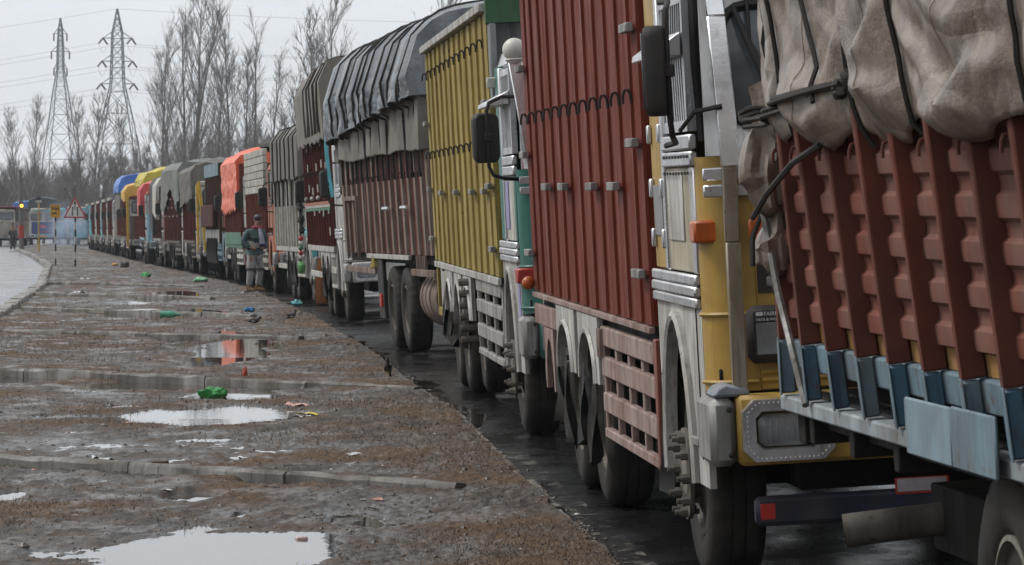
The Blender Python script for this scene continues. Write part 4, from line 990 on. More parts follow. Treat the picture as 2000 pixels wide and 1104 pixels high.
for k, y in enumerate((5.35, 5.95, 7.0, 7.6)): cloth_strip(t2, y, .28+.1*(k % 2), .82, .26, FLAP, .0, 11+k)
ob('marker_lamp', MB().ball((-.05, 9.3, 1.22), .045, (1,1,1), 10, 8), AMBER, t2)
bx('tail_bar', (.05, W-.05, 9.42, 9.5, .55, .68), MUDGREY, t2)

# ================================================================== TRUCK 3: mustard box, green and white cab
MUST = paint('mustard', (.29,.215,.055), .55, .45, (.12,.095,.04), var=.2, rust=.35, spec=.08); MUSTR = paint('mustard_rib', (.31,.235,.065), .55, .4, (.14,.11,.05), rust=.4, spec=.08)
GRN = paint('sea_green', (.02,.14,.11), .4, .3, (.08,.10,.09)); LIL = paint('lilac', (.28,.26,.46), .5, .3); DKG = paint('deep_green', (.02,.075,.03), .5, .3)
t3 = root('truck', 'mustard yellow ribbed box truck with a green and white cab', .133, 29.4, .072, .0, 9)
chassis(t3, .3, 11.4, (1.18, 7.8, 9.25)); wheel(t3, 1.18, True, x=.04, ring=True); wheel(t3, 6.5, R_=.86, x=.1, z=.5); wheel(t3, 7.8, x=.04); wheel(t3, 9.25, x=.04)
cab(t3, dict(main=GRN, side=WHT, lower=WHT, trim=STEEL, trim2=GRN, corner=GRN, screen=CHROME, quarter=GRN, roof=STEEL, bumper=GRN), det=3)
bx('lilac_stripe', (.003, .0095, .30, .50, .70, 1.28), LIL, t3, 0); bx('lilac_stripe', (.004, .0115, 1.0, 1.3, 1.55, 1.9), LIL, t3, 0)
post(t3, [(.16,-.13,.55), (.13,-.10,1.2), (.085,-.07,1.95)], .085, paint('tarnished_steel'if 0 else 'tarnished_steel', (.36,.33,.28)))
post(t3, [(.085,-.072,1.952), (-.02,-.03,2.76)], .10, CHROME); ob('finial', MB().ball((.03, -.005, 2.84), .085, n=18, m=12).lathe([(.045,2.74),(.07,2.77),(.05,2.79)], 'z', (.03,-.005,0), 16), paint('cream_ball', (.62,.60,.54), .35, .2), t3)
lamp_block(t3, (-.03, .14, .0, .26, 1.16, 1.27), REDL)
ob('visor', MB().prism([(.0, 2.46), (.0, 2.56), (-.16, 2.48), (-.165, 2.45)], 'y', .35, 1.36), STEEL, t3, bevel=.004)
mirror(t3, (-.20, .12, 2.22), (.09, .19, .36), turn=.25, arm=.28)
for k in range(2): bx('front_strip', (.02, W-.02, .012, .033, 1.80+k*.075, 1.855+k*.075), STEEL, t3, .006)
side_ribbed(t3, 2.3, 11.6, 1.16, 3.22, 12, MUST, MUSTR, depth=.008, rw=.36)
box_shell(t3, 2.3, 11.6, 1.15, 3.22, MUST, paint('headboard_grey', (.22,.23,.24), .6, .5))
bx('top_rail', (-.06, .06, 2.3, 11.6, 3.222, 3.29), WHT, t3); bx('header_board', (-.02, W, 2.10, 2.25, 3.12, 3.36), DKG, t3); bx('headboard_side', (.0, .05, 2.05, 2.29, 2.5, 3.118), paint('headboard_grey', (.2,.2,.2)), t3)
fr = MB().tube([(.3, 2.2, 2.62), (.3, 2.2, 3.05), (1.1, 2.2, 3.05), (1.1, 2.2, 2.62), (.3, 2.2, 2.62)], .025, 4); ob('headboard_window', fr, BLACK, t3)
bx('roof_rack_bar', (-.05, 1.2, 1.9, 1.96, 2.62, 2.70), WHT, t3)
for k in range(12): new('hook', HK, t3, (-.02, 2.7+k*.775, 2.20)); new('hook', HK, t3, (-.02, 2.7+k*.775, 2.98))
for k in (1, 3, 6, 9): new('bracket', BR, t3, (.022, 2.3+.775*k, 1.81))
for zz in (1.36, 1.85, 2.5): new('bracket', BR, t3, (.022, 2.45, zz)); new('bracket', BR, t3, (.022, 11.4, zz))
bx('bottom_lip', (-.02, .012, 2.3, 11.6, 1.10, 1.157), WHT, t3, .004)
guard(t3, 2.4, 5.4, .46, 1.08, 3, 3, paint('guard_grey', (.30,.29,.27), .55, .5)); 
for yc in (6.45, 7.85, 9.3): arch_panel(t3, yc, .72, 1.095, .56, .40, .27, WHT, -.012, .02, WHT)
bx('rear_frame', (-.005, .03, 10.0, 10.1, .62, 1.095), MUST, t3); bx('rear_frame', (-.005, .03, 11.4, 11.5, .62, 1.095), MUST, t3); bx('rear_frame', (-.005, .03, 10.1, 11.4, .62, .70), MUST, t3)
for k, y in enumerate((7.4, 8.3, 9.0, 9.9)): cloth_strip(t3, y, .45, .95, .26, FLAP, .0, 21+k)
hb_ = MB()
for k in range(6): hb_.tube([(-.10, 6.2, .55+.10*k), (.1, 6.2, .55+.10*k)], .035, 8)
ob('tie_bolts', hb_, MUDGREY, t3)
bx('step_board', (.5, 1.2, .1, .5, .42, .56), MUDGREY, t3); ob('stay_rod', MB().tube([(.34,-.06,1.75),(.40,-.10,1.2),(.44,-.12,.95)], .014, 6), WHT, t3)

# ================================================================== TRUCK 4: brown staked body under blue grey plastic
BRN = paint('body_brown', (.105,.030,.022), .6, .40, (.05,.028,.022), var=.3, spec=.05); PALE = paint('pale_stake', (.23,.185,.155), .65, .6, (.10,.06,.045), spec=.06)
t4 = root('truck', 'brown truck body with pale uprights, between the mustard box and the patched box', -.46, 43.0, .14, .015, 10)
chassis(t4, .3, 11.6, (5.5, 6.95)); wheel(t4, 1.2, True); wheel(t4, 5.5, x=.0); wheel(t4, 6.95, x=.0)
cab(t4, dict(main=WHT, side=WHT, lower=WHT, trim=STEEL, corner=WHT), det=1)
side_ribbed(t4, 2.3, 12.0, 1.16, 3.1, 15, BRN, PALE, depth=.022, rw=.20); box_shell(t4, 2.3, 12.0, 1.15, 3.1, BRN)
bx('bottom_lip', (-.03, .012, 4.6, 9.3, 1.10, 1.157), WHT, t4, .004)
bx('dropped_frame', (-.02, .03, 2.3, 4.55, .92, 1.0), PALE, t4); 
for k in range(6): bx('slat', (-.01, .02, 3.2+.16*k, 3.24+.16*k, 1.0, 1.157), PALE, t4, .002)
bx('mud_board', (.0, .05, 7.8, 8.4, .35, 1.09), FLAP, t4); bx('rear_frame', (-.02, .03, 8.5, 12.0, .90, .98), PALE, t4)
ob('yellow_wedge', MB().prism([(8.4, .985), (9.0, .985), (8.5, 1.16)], 'x', -.03, .02), MUST, t4); bx('red_reflector', (-.03, .02, 7.9, 8.1, .50, .66), REDL, t4)
tk = MB().lathe([(.30, 0), (.33, .05), (.33, 1.35), (.30, 1.4)], 'y', (.36, 2.9, .66), 24)
for yy in (.35, .75, 1.1): tk.lathe([(.34, yy), (.345, yy+.02), (.34, yy+.05)], 'y', (.36, 2.9, .66), 24)
ob('air_tank', tk, PALE, t4)
for k in range(13): new('hook', HK, t4, (-.05, 2.62+.65*k, 2.08))
for k in (3, 6): new('bracket', MB().tube([(-.08, -.3, 0), (-.08, .3, 0)], .022, 6).mesh('bracket', CHROME), t4, (0, 2.3+.65*k, 1.72))
bx('hanging_frame', (-.06, -.02, 10.0, 10.06, 1.1, 1.9), PALE, t4); bx('hanging_frame', (-.06, -.02, 11.4, 11.46, 1.1, 1.9), PALE, t4); bx('hanging_frame', (-.058, -.022, 10.06, 11.4, 1.84, 1.9), PALE, t4)
CANV2 = fabric('olive_canvas', (.105,.095,.078), (.165,.15,.125), .8); PLAS = fabric('blue_grey_plastic', (.075,.09,.108), (.18,.195,.21), .33, 1.5, stain=.5, crease=.5)
rp4 = [(2.6+i*.62+rnd.uniform(-.15,.15), 2.6+i*.62+rnd.uniform(-.1,.1), 2.05) for i in range(15)]
f4 = lambda u, z: .02*math.sin(u*70)+.03*float(fbm(u*14, z*1.2, 71, 3))
tarp('olive canvas band hanging below the blue grey plastic sheet', t4, 2.3, 12.05, 3.55, lambda u: 2.36+.04*float(fbm(u*12, 0, 72, 3)), CANV2, f4, off=.06, ny=120, bevel_r=.5, flare=.03)
def f4b(u, z):
    return .075+.055*abs(math.sin(u*31+z*1.1))**1.6+.07*float(fbm(u*13+z*.7, z*2.4, 73, 4))+.035*abs(float(fbm(u*40, z*2.2, 75, 3)))
tarp('blue grey wrinkled plastic sheet roped over the brown body with pale uprights', t4, 2.2, 12.1, 3.78, lambda u: 2.98-.36*u+.07*float(fbm(u*11, 0, 74, 3)), PLAS, f4b, off=.075, ropes=rp4, ny=240, bevel_r=.62, rr=.016, arch=.16)

# ================================================================== GENERIC QUEUE TRUCKS
COL = {}
def gen(label, X, Y, yaw, L, cabc, z0, z1, n, mp, mr, extra=0, det=1, axles=None, lip=None, g=None, rw=.14, depth=.045, lowc=None):
    r = root('truck', label, X, Y, yaw, extra, L)
    ax = axles or (L*.62, L*.62+1.4)
    chassis(r, .3, L-.2, ax); wheel(r, 1.18, True, sides=(0,)); [wheel(r, a, sides=(0,)) for a in ax]
    cab(r, cabc, det=det)
    side_ribbed(r, 2.3, L, z0, z1, n, mp, mr, depth=depth, rw=rw); box_shell(r, 2.3, L, z0-.01, z1, mp)
    bx('bottom_lip', (-.03, .01, 2.3, L, z0-.09, z0-.003), lip or DIRTYW, r, .004)
    gm = g or WHT
    guard(r, 2.5, ax[0]-.75, .5, z0-.1, 2, 3, gm)
    for a in ax: arch_panel(r, a, .80, z0-.092, .62, .46, .22, gm, -.01, .02)
    for k, a in enumerate(ax): cloth_strip(r, a-.55, .30, .9, .28, FLAP, .0, k+int(Y))
    bx('tail_frame', (.0, .04, ax[-1]+.75, L, .62, .72), gm, r); bx('mud_board', (.0, .05, ax[-1]+.62, ax[-1]+.72, .3, z0-.1), FLAP, r)
    mirror(r, (-.20, .12, 2.15), (.09, .20, .42), turn=.2, arm=.3)
    return r
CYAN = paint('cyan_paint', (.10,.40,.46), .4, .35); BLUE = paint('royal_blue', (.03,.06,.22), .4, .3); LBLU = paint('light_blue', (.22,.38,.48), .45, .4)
ORNG = paint('orange_paint', (.38,.11,.045), .45, .4); BRN2 = paint('red_brown', (.14,.038,.026), .6, .4, (.06,.032,.025), spec=.05); BRN3 = paint('dark_brown', (.065,.026,.02), .6, .4, spec=.05); DBLU = paint('dusty_blue', (.16,.25,.30), .5, .4)
GREYW = paint('off_white_board', (.46,.45,.40), .55, .5, spec=.1); GRNB = paint('band_green', (.05,.17,.10), .5, .4); SAND = paint('sand', (.36,.33,.27), .55, .5); YELO = paint('bright_yellow', (.55,.33,.03), .4, .25)
def cb(a, s=None, lo=None, t=STEEL, co=None, scr=WHT, rf=None, bu=None): return dict(main=a, side=s or a, lower=lo or a, trim=t, corner=co or a, screen=scr, roof=rf or a, bumper=bu or a)
# 5
t5 = gen('brown box truck dotted with pale square patches and a tricolour stripe', -2.50, 62.6, .10, 10.5, cb(WHT, WHT, WHT, STEEL, WHT), 1.17, 3.2, 10, BRN, BRN, .015, 2, (4.6, 6.0), WHT, WHT, rw=.10, depth=.03)
for i in range(16):
    y = 2.9+(i*2.9) % 7.2; z = 1.35+((i*.37) % 1.5); bx('patch', (-.036, -.028, y-.16, y+.16, z, z+.13), SAND, t5, 0)
for k, c in enumerate((ORNG, WHT, GRNB)): bx('stripe', (-.040, -.031, 2.5, 10.4, 1.86-.05*k, 1.905-.05*k), c, t5, 0)
for k in range(4): ob('stud_lamp', MB().ball((-.06, 3.4+k*2, 1.97), .04, n=8, m=6), WHT, t5)
for k in range(12): new('hook', HK, t5, (-.035, 2.7+.65*k, 2.38))
bx('roof_board', (.0, W, .5, .56, 2.98, 3.55), paint('mauve_board', (.36,.33,.42), .5, .4), t5); bx('roof_board_top', (-.03, W, .3, .7, 3.552, 3.60), WHT, t5)
ob('garland', MB().tube([(-.12, .2, 3.3), (-.16, .1, 3.0), (-.17, .08, 2.6), (-.15, .08, 2.2), (-.12, .05, 1.95)], .035, 6), CYAN, t5)
rp5 = [(2.6+i*.55, 2.6+i*.5, 3.0) for i in range(9)]
tarp('brown grey canvas piled high over the box with pale square patches', t5, 2.25, 10.6, 4.1, lambda u: 2.88+.03*math.sin(u*40)+.05*float(fbm(u*9, 0, 81, 3)), fabric('taupe_canvas', (.135,.12,.10), (.20,.18,.155), .85), lambda u, z: .03+.03*abs(math.sin(u*26))+.03*float(fbm(u*12, z, 82, 3)), off=.06, ropes=rp5, rr=.018, ny=120, bevel_r=.3)
# 6
t6 = gen('white ribbed box truck under dark canvas, its white cab edged in cyan', -3.66, 76.5, .125, 10.0, cb(WHT, WHT, WHT, CYAN, CYAN, CYAN), 1.08, 2.95, 10, GREYW, GREYW, .0, 2, (5.2, 6.6), WHT, GREYW)
for k in range(5): bx('cab_stripe', (.002, .0095, .5+.14*k, .57+.14*k, 1.0, 1.28), BLUE, t6, 0)
ob('roof_ornament', MB().lathe([(.10,2.9),(.13,3.0),(.09,3.15),(.13,3.3),(.05,3.42)], 'z', (.06,.2,0), 12), CYAN, t6); bx('roof_fin', (.02, .12, .3, .4, 3.3, 3.75), BLUE, t6)
bx('cyan_post', (-.03, .06, .02, .10, .9, 2.8), CYAN, t6)
tarp('dark grey canvas roped over the white ribbed box', t6, 2.2, 10.1, 3.42, lambda u: 2.42+.05*float(fbm(u*8, 0, 83, 3)), fabric('dark_canvas', (.095,.088,.075), (.145,.135,.115), .85), lambda u, z: .02+.02*float(fbm(u*10, z, 84, 3))+.012*abs(math.sin(u*22)), off=.06, ropes=[(3+i*1.2, 3.1+i*1.2, 1.9) for i in range(6)], rr=.02, ny=80, bevel_r=.18, arch=.12)
# 7
t7 = gen('orange cab truck with a white upper side board, directly behind the walking man', -5.22, 90.4, .12, 10.0, cb(ORNG, ORNG, ORNG, paint('dk_trim', (.10,.05,.04), .5, .3), ORNG), 1.02, 2.26, 12, BRN2, BRN2, 0, 1, None, SAND, SAND)
for k in range(6): bx('white_board', (-.05, .05, 2.3, 10.0, 2.262+.168*k, 2.42+.168*k), GREYW, t7, .012)
ob('bundle', MB().ball((.5, 6.5, 3.4), .3, (1.2,1.8,.6), 10, 7, .15, 5), BLACK, t7)
# 8
t8 = gen('brown truck with a green lower band, under an orange sheet', -6.55, 102.3, .125, 9.6, cb(BLACK, WHT, BRN2, WHT, BLACK), 1.02, 3.1, 12, BRN2, BRN2, 0, 1, None, GRNB, WHT)
bx('green_band', (-.055, -.046, 2.3, 9.6, 1.02, 1.34), GRNB, t8, 0); bx('white_line', (-.055, -.046, 2.3, 9.6, 1.95, 2.0), PALE, t8, 0)
tarp('bright orange wrinkled plastic sheet hanging over the brown and green truck', t8, 2.6, 9.7, 3.30, lambda u: 1.86+.06*math.sin(u*60)+.1*float(fbm(u*6, 0, 85, 3)), fabric('orange_plastic', (.60,.085,.025), (.72,.15,.06), .45, 2, stain=.25), lambda u, z: .06+.05*float(fbm(u*18, z*4, 86, 4)), off=.05, ny=120, bevel_r=.15)
# 9
t9 = gen('dark brown truck with a light blue top strip and a maroon side board', -7.95, 114.3, .128, 9.6, cb(BLACK, BRN2, DBLU, BRN3, BRN2), 1.02, 3.32, 10, BRN3, BRN3, 0, 1, None, DBLU, DBLU)
bx('top_strip', (-.06, -.046, 2.3, 9.6, 2.95, 3.32), DBLU, t9, 0); bx('maroon_board', (-.20, -.12, 3.2, 9.4, 1.48, 2.12), paint('maroon', (.055,.010,.012), .75, .3, spec=.1), t9, .02); bx('grey_lower', (-.065, -.046, 2.3, 9.6, 1.02, 1.40), DULL, t9, 0)
for k in range(7): ob('hanging_hose', MB().tube([(-.08, 3.2+.75*k, 1.15), (-.12, 3.3+.75*k, .8), (-.08, 3.15+.75*k, .45), (-.02, 3.4+.75*k, .2)], .05, 6), FLAP, t9)
# 10
t10 = gen('white cab truck with a bright yellow tube frame across its nose', -9.62, 126.3, .13, 9, cb(WHT, WHT, WHT, CYAN, WHT, WHT), 1.05, 2.5, 8, BRN, BRN, 0, 1, None, DIRTYW, DIRTYW)
ob('nose_frame', MB().tube([(.0,-.22,2.9),(.12,-.25,1.6),(.18,-.26,.75),(1.2,-.26,.75),(2.25,-.26,.75),(2.28,-.25,1.6)], .055, 8), YELO, t10)
bx('black_grille', (.24, W-.24, .01, .034, .98, 1.75), BLACK, t10); ob('side_frame', MB().tube([(-.03,.1,.7),(-.03,.12,2.8)], .04, 6), YELO, t10); bx('white_bumper', (.1, W-.1, -.20, -.135, .58, .74), CHROME, t10)
tarp('dark canvas draped behind the white cab with the yellow nose frame', t10, 2.2, 9.0, 3.35, lambda u: 2.2+.25*float(fbm(u*8, 0, 87, 3)), fabric('dark_canvas', (.095,.088,.075), (.145,.135,.115)), lambda u, z: .03+.05*abs(math.sin(u*24))+.06*float(fbm(u*9, z*2, 187, 3)), off=.06, ny=70, bevel_r=.12)
# 11
t11 = gen('truck with an arched brown side panel under a tall grey sheet', -11.0, 138.5, .155, 9.4, cb(WHT, WHT, WHT, STEEL, WHT), 1.0, 2.6, 10, BRN, BRN, 0, 1, None, DIRTYW, DIRTYW)
tarp('tall grey sheet stretched over the truck with the arched brown panel', t11, 2.0, 9.6, 3.6, lambda u: 2.05+.75*math.sin(math.pi*min(1, max(0, u*1.15)))**2+.04*float(fbm(u*8, 0, 88, 3)), fabric('grey_green_canvas', (.12,.125,.115), (.18,.185,.17), .8), lambda u, z: .03+.05*abs(math.sin(u*30))+.05*float(fbm(u*9, z*2, 188, 3)), off=.07, ny=90, bevel_r=.14)
for k in range(10): ob('stud_lamp', MB().ball((-.07, 3+.6*k, 1.85+.3*(k % 3)), .035, n=6, m=4), WHT, t11)
# 12
t12 = gen('brown truck draped with pale and dark cloths, left of the tall grey sheet', -12.75, 150.4, .13, 8.6, cb(WHT, BRN2, DULL, STEEL, BRN2), 1.05, 3.0, 8, BRN3, BRN3, 0, 1, None, DULL, DULL)
tarp('pale grey cloth flung over the side of the brown truck', t12, 3.0, 5.6, 3.25, lambda u: 1.75+.25*u, fabric('pale_cloth', (.38,.36,.32), (.48,.46,.42)), lambda u, z: .05+.06*abs(math.sin(u*9+z)), off=.06, ny=40, name='cloth')
tarp('dark cloth hanging beside the pale grey cloth', t12, 5.7, 8.3, 3.3, lambda u: 1.2+.3*u, fabric('black_cloth', (.03,.032,.035), (.06,.062,.066)), lambda u, z: .05+.06*abs(math.sin(u*9+z)), off=.06, ny=40, name='cloth')
# 13
t13 = gen('truck with an orange red nose and light blue bumper in mid queue', -14.45, 162.2, .115, 8.6, cb(ORNG, WHT, WHT, STEEL, LBLU, WHT, None, LBLU), 1.05, 2.7, 8, BRN2, BRN2, 0, 1, None, LBLU, DULL)
tarp('red cloth hanging from the truck with the orange red nose', t13, 2.1, 4.2, 3.2, lambda u: 2.05+.2*u, fabric('red_cloth', (.45,.045,.05), (.55,.08,.08), .6), lambda u, z: .06+.07*abs(math.sin(u*8+z)), off=.08, ny=40, name='cloth')
# 14
t14 = gen('brown truck with a light blue base under a bright yellow sheet', -15.45, 174.4, .13, 9.2, cb(WHT, WHT, LBLU, STEEL, WHT), 1.05, 3.2, 8, BRN2, BRN2, 0, 1, None, LBLU, LBLU)
tarp('bright yellow plastic sheet bulging over the top of the load', t14, 1.6, 9.3, 3.8, lambda u: 3.3+.12*float(fbm(u*6, 0, 90, 3)), fabric('yellow_plastic', (.42,.33,.02), (.52,.42,.05), .5, 2, stain=.25), lambda u, z: .05+.16*float(fbm(u*12, z*3, 91, 4)), off=.08, ny=90, bevel_r=.28)
tarp('orange strip of sheet hanging on the brown truck below the yellow sheet', t14, 3.4, 9.2, 3.25, lambda u: 2.0, fabric('orange_plastic', (.6,.09,.03), (.7,.15,.06)), lambda u, z: .02+.02*math.sin(u*40), off=.055, ny=50, bevel_r=.06, arch=.02)
# 15..
t15 = gen('red brown truck with a bright yellow upright post at its front', -17.45, 187.0, .125, 9, cb(BRN2, WHT, BRN2, WHT, DIRTYW), 1.05, 2.9, 8, BRN2, BRN2, 0, 1)
bx('yellow_post', (-.12, .0, .0, .1, .6, 3.0), YELO, t15, .01)
tarp('small amber yellow sheet over the front of the red brown truck', t15, 2.0, 6, 3.35, lambda u: 2.65+.2*u, fabric('amber_plastic', (.50,.27,.03), (.60,.35,.06), .5), lambda u, z: .05+.06*abs(math.sin(u*10)), off=.07, ny=40)
t16 = gen('red brown truck under a blue sheet, far along the queue', -18.9, 199.5, .125, 9.2, cb(WHT, WHT, WHT, STEEL, WHT), 1.05, 3.0, 8, BRN2, BRN2, 0, 1)
tarp('bright blue plastic sheet crowning the load far along the queue', t16, 2.0, 9.3, 3.9, lambda u: 3.2+.15*float(fbm(u*6, 0, 93, 3)), fabric('blue_plastic', (.03,.12,.42), (.06,.19,.52), .45, stain=.2), lambda u, z: .06+.06*abs(math.sin(u*12)), off=.08, ny=50, bevel_r=.4)
tarp('dark canvas hanging under the bright blue sheet', t16, 2.1, 9.25, 3.15, lambda u: 2.2+.1*math.sin(u*9), fabric('dark_canvas', (.09,.09,.08), (.14,.13,.11)), lambda u, z: .02+.03*abs(math.sin(u*20)), off=.06, ny=50, bevel_r=.05, arch=.02)
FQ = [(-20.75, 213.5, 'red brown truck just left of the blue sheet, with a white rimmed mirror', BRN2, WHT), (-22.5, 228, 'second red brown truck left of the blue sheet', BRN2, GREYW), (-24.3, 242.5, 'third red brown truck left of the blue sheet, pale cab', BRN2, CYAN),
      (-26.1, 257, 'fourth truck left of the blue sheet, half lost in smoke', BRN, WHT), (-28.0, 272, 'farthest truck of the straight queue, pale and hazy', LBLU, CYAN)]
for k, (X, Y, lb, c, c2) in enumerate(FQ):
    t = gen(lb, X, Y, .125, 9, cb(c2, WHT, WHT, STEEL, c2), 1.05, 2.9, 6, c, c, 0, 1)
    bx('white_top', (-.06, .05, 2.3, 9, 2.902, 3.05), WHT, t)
# far trucks seen from the front
def far(label, x, Y, wpx, cabc, yaw=0, z1=3.1, tp=None):
    X = (x-1000)/8000*Y; 
    r = root('truck', label, X-W/2, Y, .115, -.02, 8); cab(r, cabc, det=1); chassis(r, .3, 8, (5.4,)); wheel(r, 1.18, True); wheel(r, 5.4)
    bx('load_box', (.0, W, 2.3, 8, 1.1, z1), BRN2, r, .03); return r
def two_pane(r, mat):
    bx('screen_divider', (W/2-.16, W/2+.16, .0, .12, 1.95, 2.8), mat, r); bx('painted_crown', (.15, W-.15, .10, .30, 2.75, 3.15), mat, r, .08); bx('name_board', (.55, W-.55, .085, .098, 2.85, 3.05), CYAN, r)
f1 = far('blue nosed white truck facing the viewer, behind the route sign', 84, 352, 0, cb(BLUE, WHT, WHT, WHT, WHT, WHT, WHT, LBLU)); two_pane(f1, WHT)
bx('rose_emblem', (.95, 1.45, .022, .0345, 1.45, 1.70), paint('rose', (.45,.08,.12), .5, .1), f1, .02); bx('pink_strip', (.75, 1.75, .024, .0345, 1.08, 1.15), paint('rose', (.45,.08,.12)), f1, 0); bx('number_plate', (.95, 1.5, -.145, -.134, .66, .80), plain('plate_yellow', (.6,.34,.03)), f1, 0)
tarp('dark canvas hood over the load of the blue nosed far truck', f1, 2.1, 8, 3.9, lambda u: 2.9, fabric('navy_canvas', (.035,.045,.055), (.06,.07,.08)), lambda u, z: .04, off=.06, ny=12)
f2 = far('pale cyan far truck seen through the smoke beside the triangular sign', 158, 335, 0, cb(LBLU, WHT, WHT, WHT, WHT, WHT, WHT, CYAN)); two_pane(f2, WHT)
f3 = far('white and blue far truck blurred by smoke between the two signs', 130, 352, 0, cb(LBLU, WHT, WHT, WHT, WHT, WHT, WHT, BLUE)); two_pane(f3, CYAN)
f4_ = far('white far truck with a cyan edged cab, behind the amber beacon pole', 52, 356, 0, cb(WHT, WHT, WHT, CYAN, CYAN, WHT, WHT, WHT)); two_pane(f4_, WHT)
f5 = far('cream roofed far truck at the left, behind the dark figure', 24, 330, 0, cb(WHT, SAND, WHT, PINK, SAND, PINK, SAND, DULL)); bx('cream_roof', (-.15, W+.1, .0, 2.6, 2.96, 3.05), SAND, f5)
f6 = far('dusty far truck with a red topped load at the left frame edge', 0, 326, 0, cb(SAND, SAND, DULL, PINK, SAND, WHT, SAND, DULL)); bx('red_top', (-.2, W+.2, .5, 6, 3.12, 3.18), paint('rose', (.4,.08,.1)), f6)
tarp('small blue sheet on the white far truck behind the beacon pole', f4_, 2.1, 7, 3.6, lambda u: 2.9, fabric('blue_plastic', (.03,.12,.42), (.06,.19,.52)), lambda u, z: .04, off=.05, ny=10)

# ================================================================== HANGING THINGS, SIGNS, PEOPLE, BIRDS, LITTER
def in_truck(r, p):
    bpy.context.view_layer.update(); return r.matrix_world @ Vector(p)
# tassels on truck 6
p = in_truck(t6, (-.22, .10, 1.95)); tas = new('garland_tassel', None, None, p)
tag(tas, 'long tassel garland hanging from the mirror of the white and cyan cab', 'tassel')
ob('cord', MB().tube([(0,0,0),(.01,0,-.6),(.02,0,-1.25)], .018, 6), BLACK, tas)
mb = MB()
for k in range(9): mb.ball((.005*k, 0, -.05-.06*k), .05+.02*math.sin(k*1.7), n=8, m=5, noise=.2, seed=k)
ob('black_pompoms', mb, FLAP, tas)
for k, c in enumerate((REDL, WHT, GRNB, REDL, WHT)): ob('bead', MB().ball((.02, 0, -.68-.09*k), .048, n=8, m=6), c, tas)
ob('green_bag', MB().ball((.03, 0, -1.22), .075, (1,1,1.6), 14, 10, .14, 3), paint('bag_green', (.10,.26,.09), .5, .4), tas)
p = in_truck(t6, (.02, -.16, 1.15)); br = new('tinsel_broom', None, None, (p.x+.12, p.y-.3, p.z-.05))
tag(br, 'orange tinsel streamer brush hanging at the nose of the white and cyan cab', 'streamer')
mb = MB(); g = random.Random(3)
for k in range(150):
    a = g.uniform(0, 6.28); q = g.uniform(.0, .11); mb.tube([(.3*q*math.cos(a), .3*q*math.sin(a), -.15), (q*math.cos(a), q*math.sin(a), -.5), (q*1.05*math.cos(a), q*math.sin(a), -.98+g.uniform(-.08,.08))], .012, 3)
ob('strands', mb, paint('orange_tinsel', (.24,.085,.015), .5, .5), br); ob('handle', MB().tube([(0,0,.05),(0,0,-.2)], .05, 8), WHT, br)
# ---- signs
def stand(x, ybase, Y): X = (x-1000)/8000*Y; return X, Y, float(zc(Y))+.06
def striped_post(r, h, rr, n, first):
    for k in range(n):
        ob('post_band', MB().tube([(0,0,h*k/n),(0,0,h*(k+1)/n)], rr, 10), [paint('post_black', (.015,.015,.016), .5, .2), paint('post_white', (.55,.53,.5), .5, .4)][(k+first) % 2], r)
Yt = 146; X, Y_, Z = stand(147, 508, Yt); ts = new('warning_sign', None, None, (X, Y_, Z)); tag(ts, 'red bordered triangular warning sign on a striped post', 'road sign')
sgl = .0; zb_ = 1.85-(426-360)/8000*Yt-Z; zt_ = 1.85-(384-360)/8000*Yt-Z; hwid = 22.5/8000*Yt
striped_post(ts, zb_+.12, .035, 7, 0)
def tri(k, y0, y1, mat, nm, par):
    cz = zb_+(zt_-zb_)/3
    pts = [(-hwid*k, cz+(zb_-cz)*k), (hwid*k, cz+(zb_-cz)*k), (0, cz+(zt_-cz)*k)]
    return ob(nm, MB().prism(pts, 'y', y0, y1), mat, par)
pl_ = tri(1, -.075, -.06, paint('sign_red', (.42,.02,.03), .4, .1), 'sign_plate', ts); tri(.80, -.080, -.0755, paint('sign_white', (.62,.62,.60), .5, .15), 'sign_face', pl_)
SB = plain('sign_black', (.012,.012,.013), .5)
ob('arrow', MB().prism([(-.055, zb_+.50), (.055, zb_+.50), (0, zb_+.62)], 'y', -.085, -.081), SB, pl_); bx('arrow_stem', (-.016, .016, -.085, -.081, zb_+.30, zb_+.50), SB, pl_, 0)
for sx in (-.085, .085):
    bx('ladder_side', (sx-.014, sx+.014, -.085, -.081, zb_+.08, zb_+.40), SB, pl_, 0)
    for k in range(5): bx('ladder_mark', (sx-.035, sx+.035, -.0855, -.0815, zb_+.10+.065*k, zb_+.125+.065*k), SB, pl_, 0)
Yn = 150; X, Y_, Z = stand(108.5, 505, Yn); ns = new('route_sign', None, None, (X, Y_, Z)); tag(ns, 'yellow shield route sign reading NH 44 on a striped post', 'road sign')
z0_ = 1.85-(425-360)/8000*Yn-Z; z1_ = 1.85-(400-360)/8000*Yn-Z; hw_ = 9/8000*Yn
striped_post(ns, z0_+.1, .03, 7, 0)
pl2 = bx('sign_plate', (-hw_-.01, hw_+.01, -.07, -.05, z0_, z1_), paint('sign_amber', (.62,.33,.02), .5, .15), ns, .004)
sh = [(-hw_+.025, z1_-.03), (hw_-.025, z1_-.03), (hw_-.025, z0_+.16), (hw_-.07, z0_+.06), (0, z0_+.02), (-hw_+.07, z0_+.06), (-hw_+.025, z0_+.16), (-hw_+.025, z1_-.03)]
ob('shield_outline', MB().tube([(a, -.072, b2) for (a, b2) in sh], .008, 4), SB, pl2)
for tx, zz in (('NH', z0_+.27), ('44', z0_+.10)):
    o = new('lettering', text_mesh(tx, .18, SB, 'lettering', .001, .006), pl2, (-.13, -.078, zz), (math.pi/2, 0, 0)); o.scale = (1, 1, 1)
Yb = 235; X, Y_, Z = stand(75.5, 490, Yb); ys_ = new('yellow_sign_pole', None, None, (X, Y_, Z)); tag(ys_, 'thin yellow pole with a small black and white plate, left of the route sign', 'sign pole')
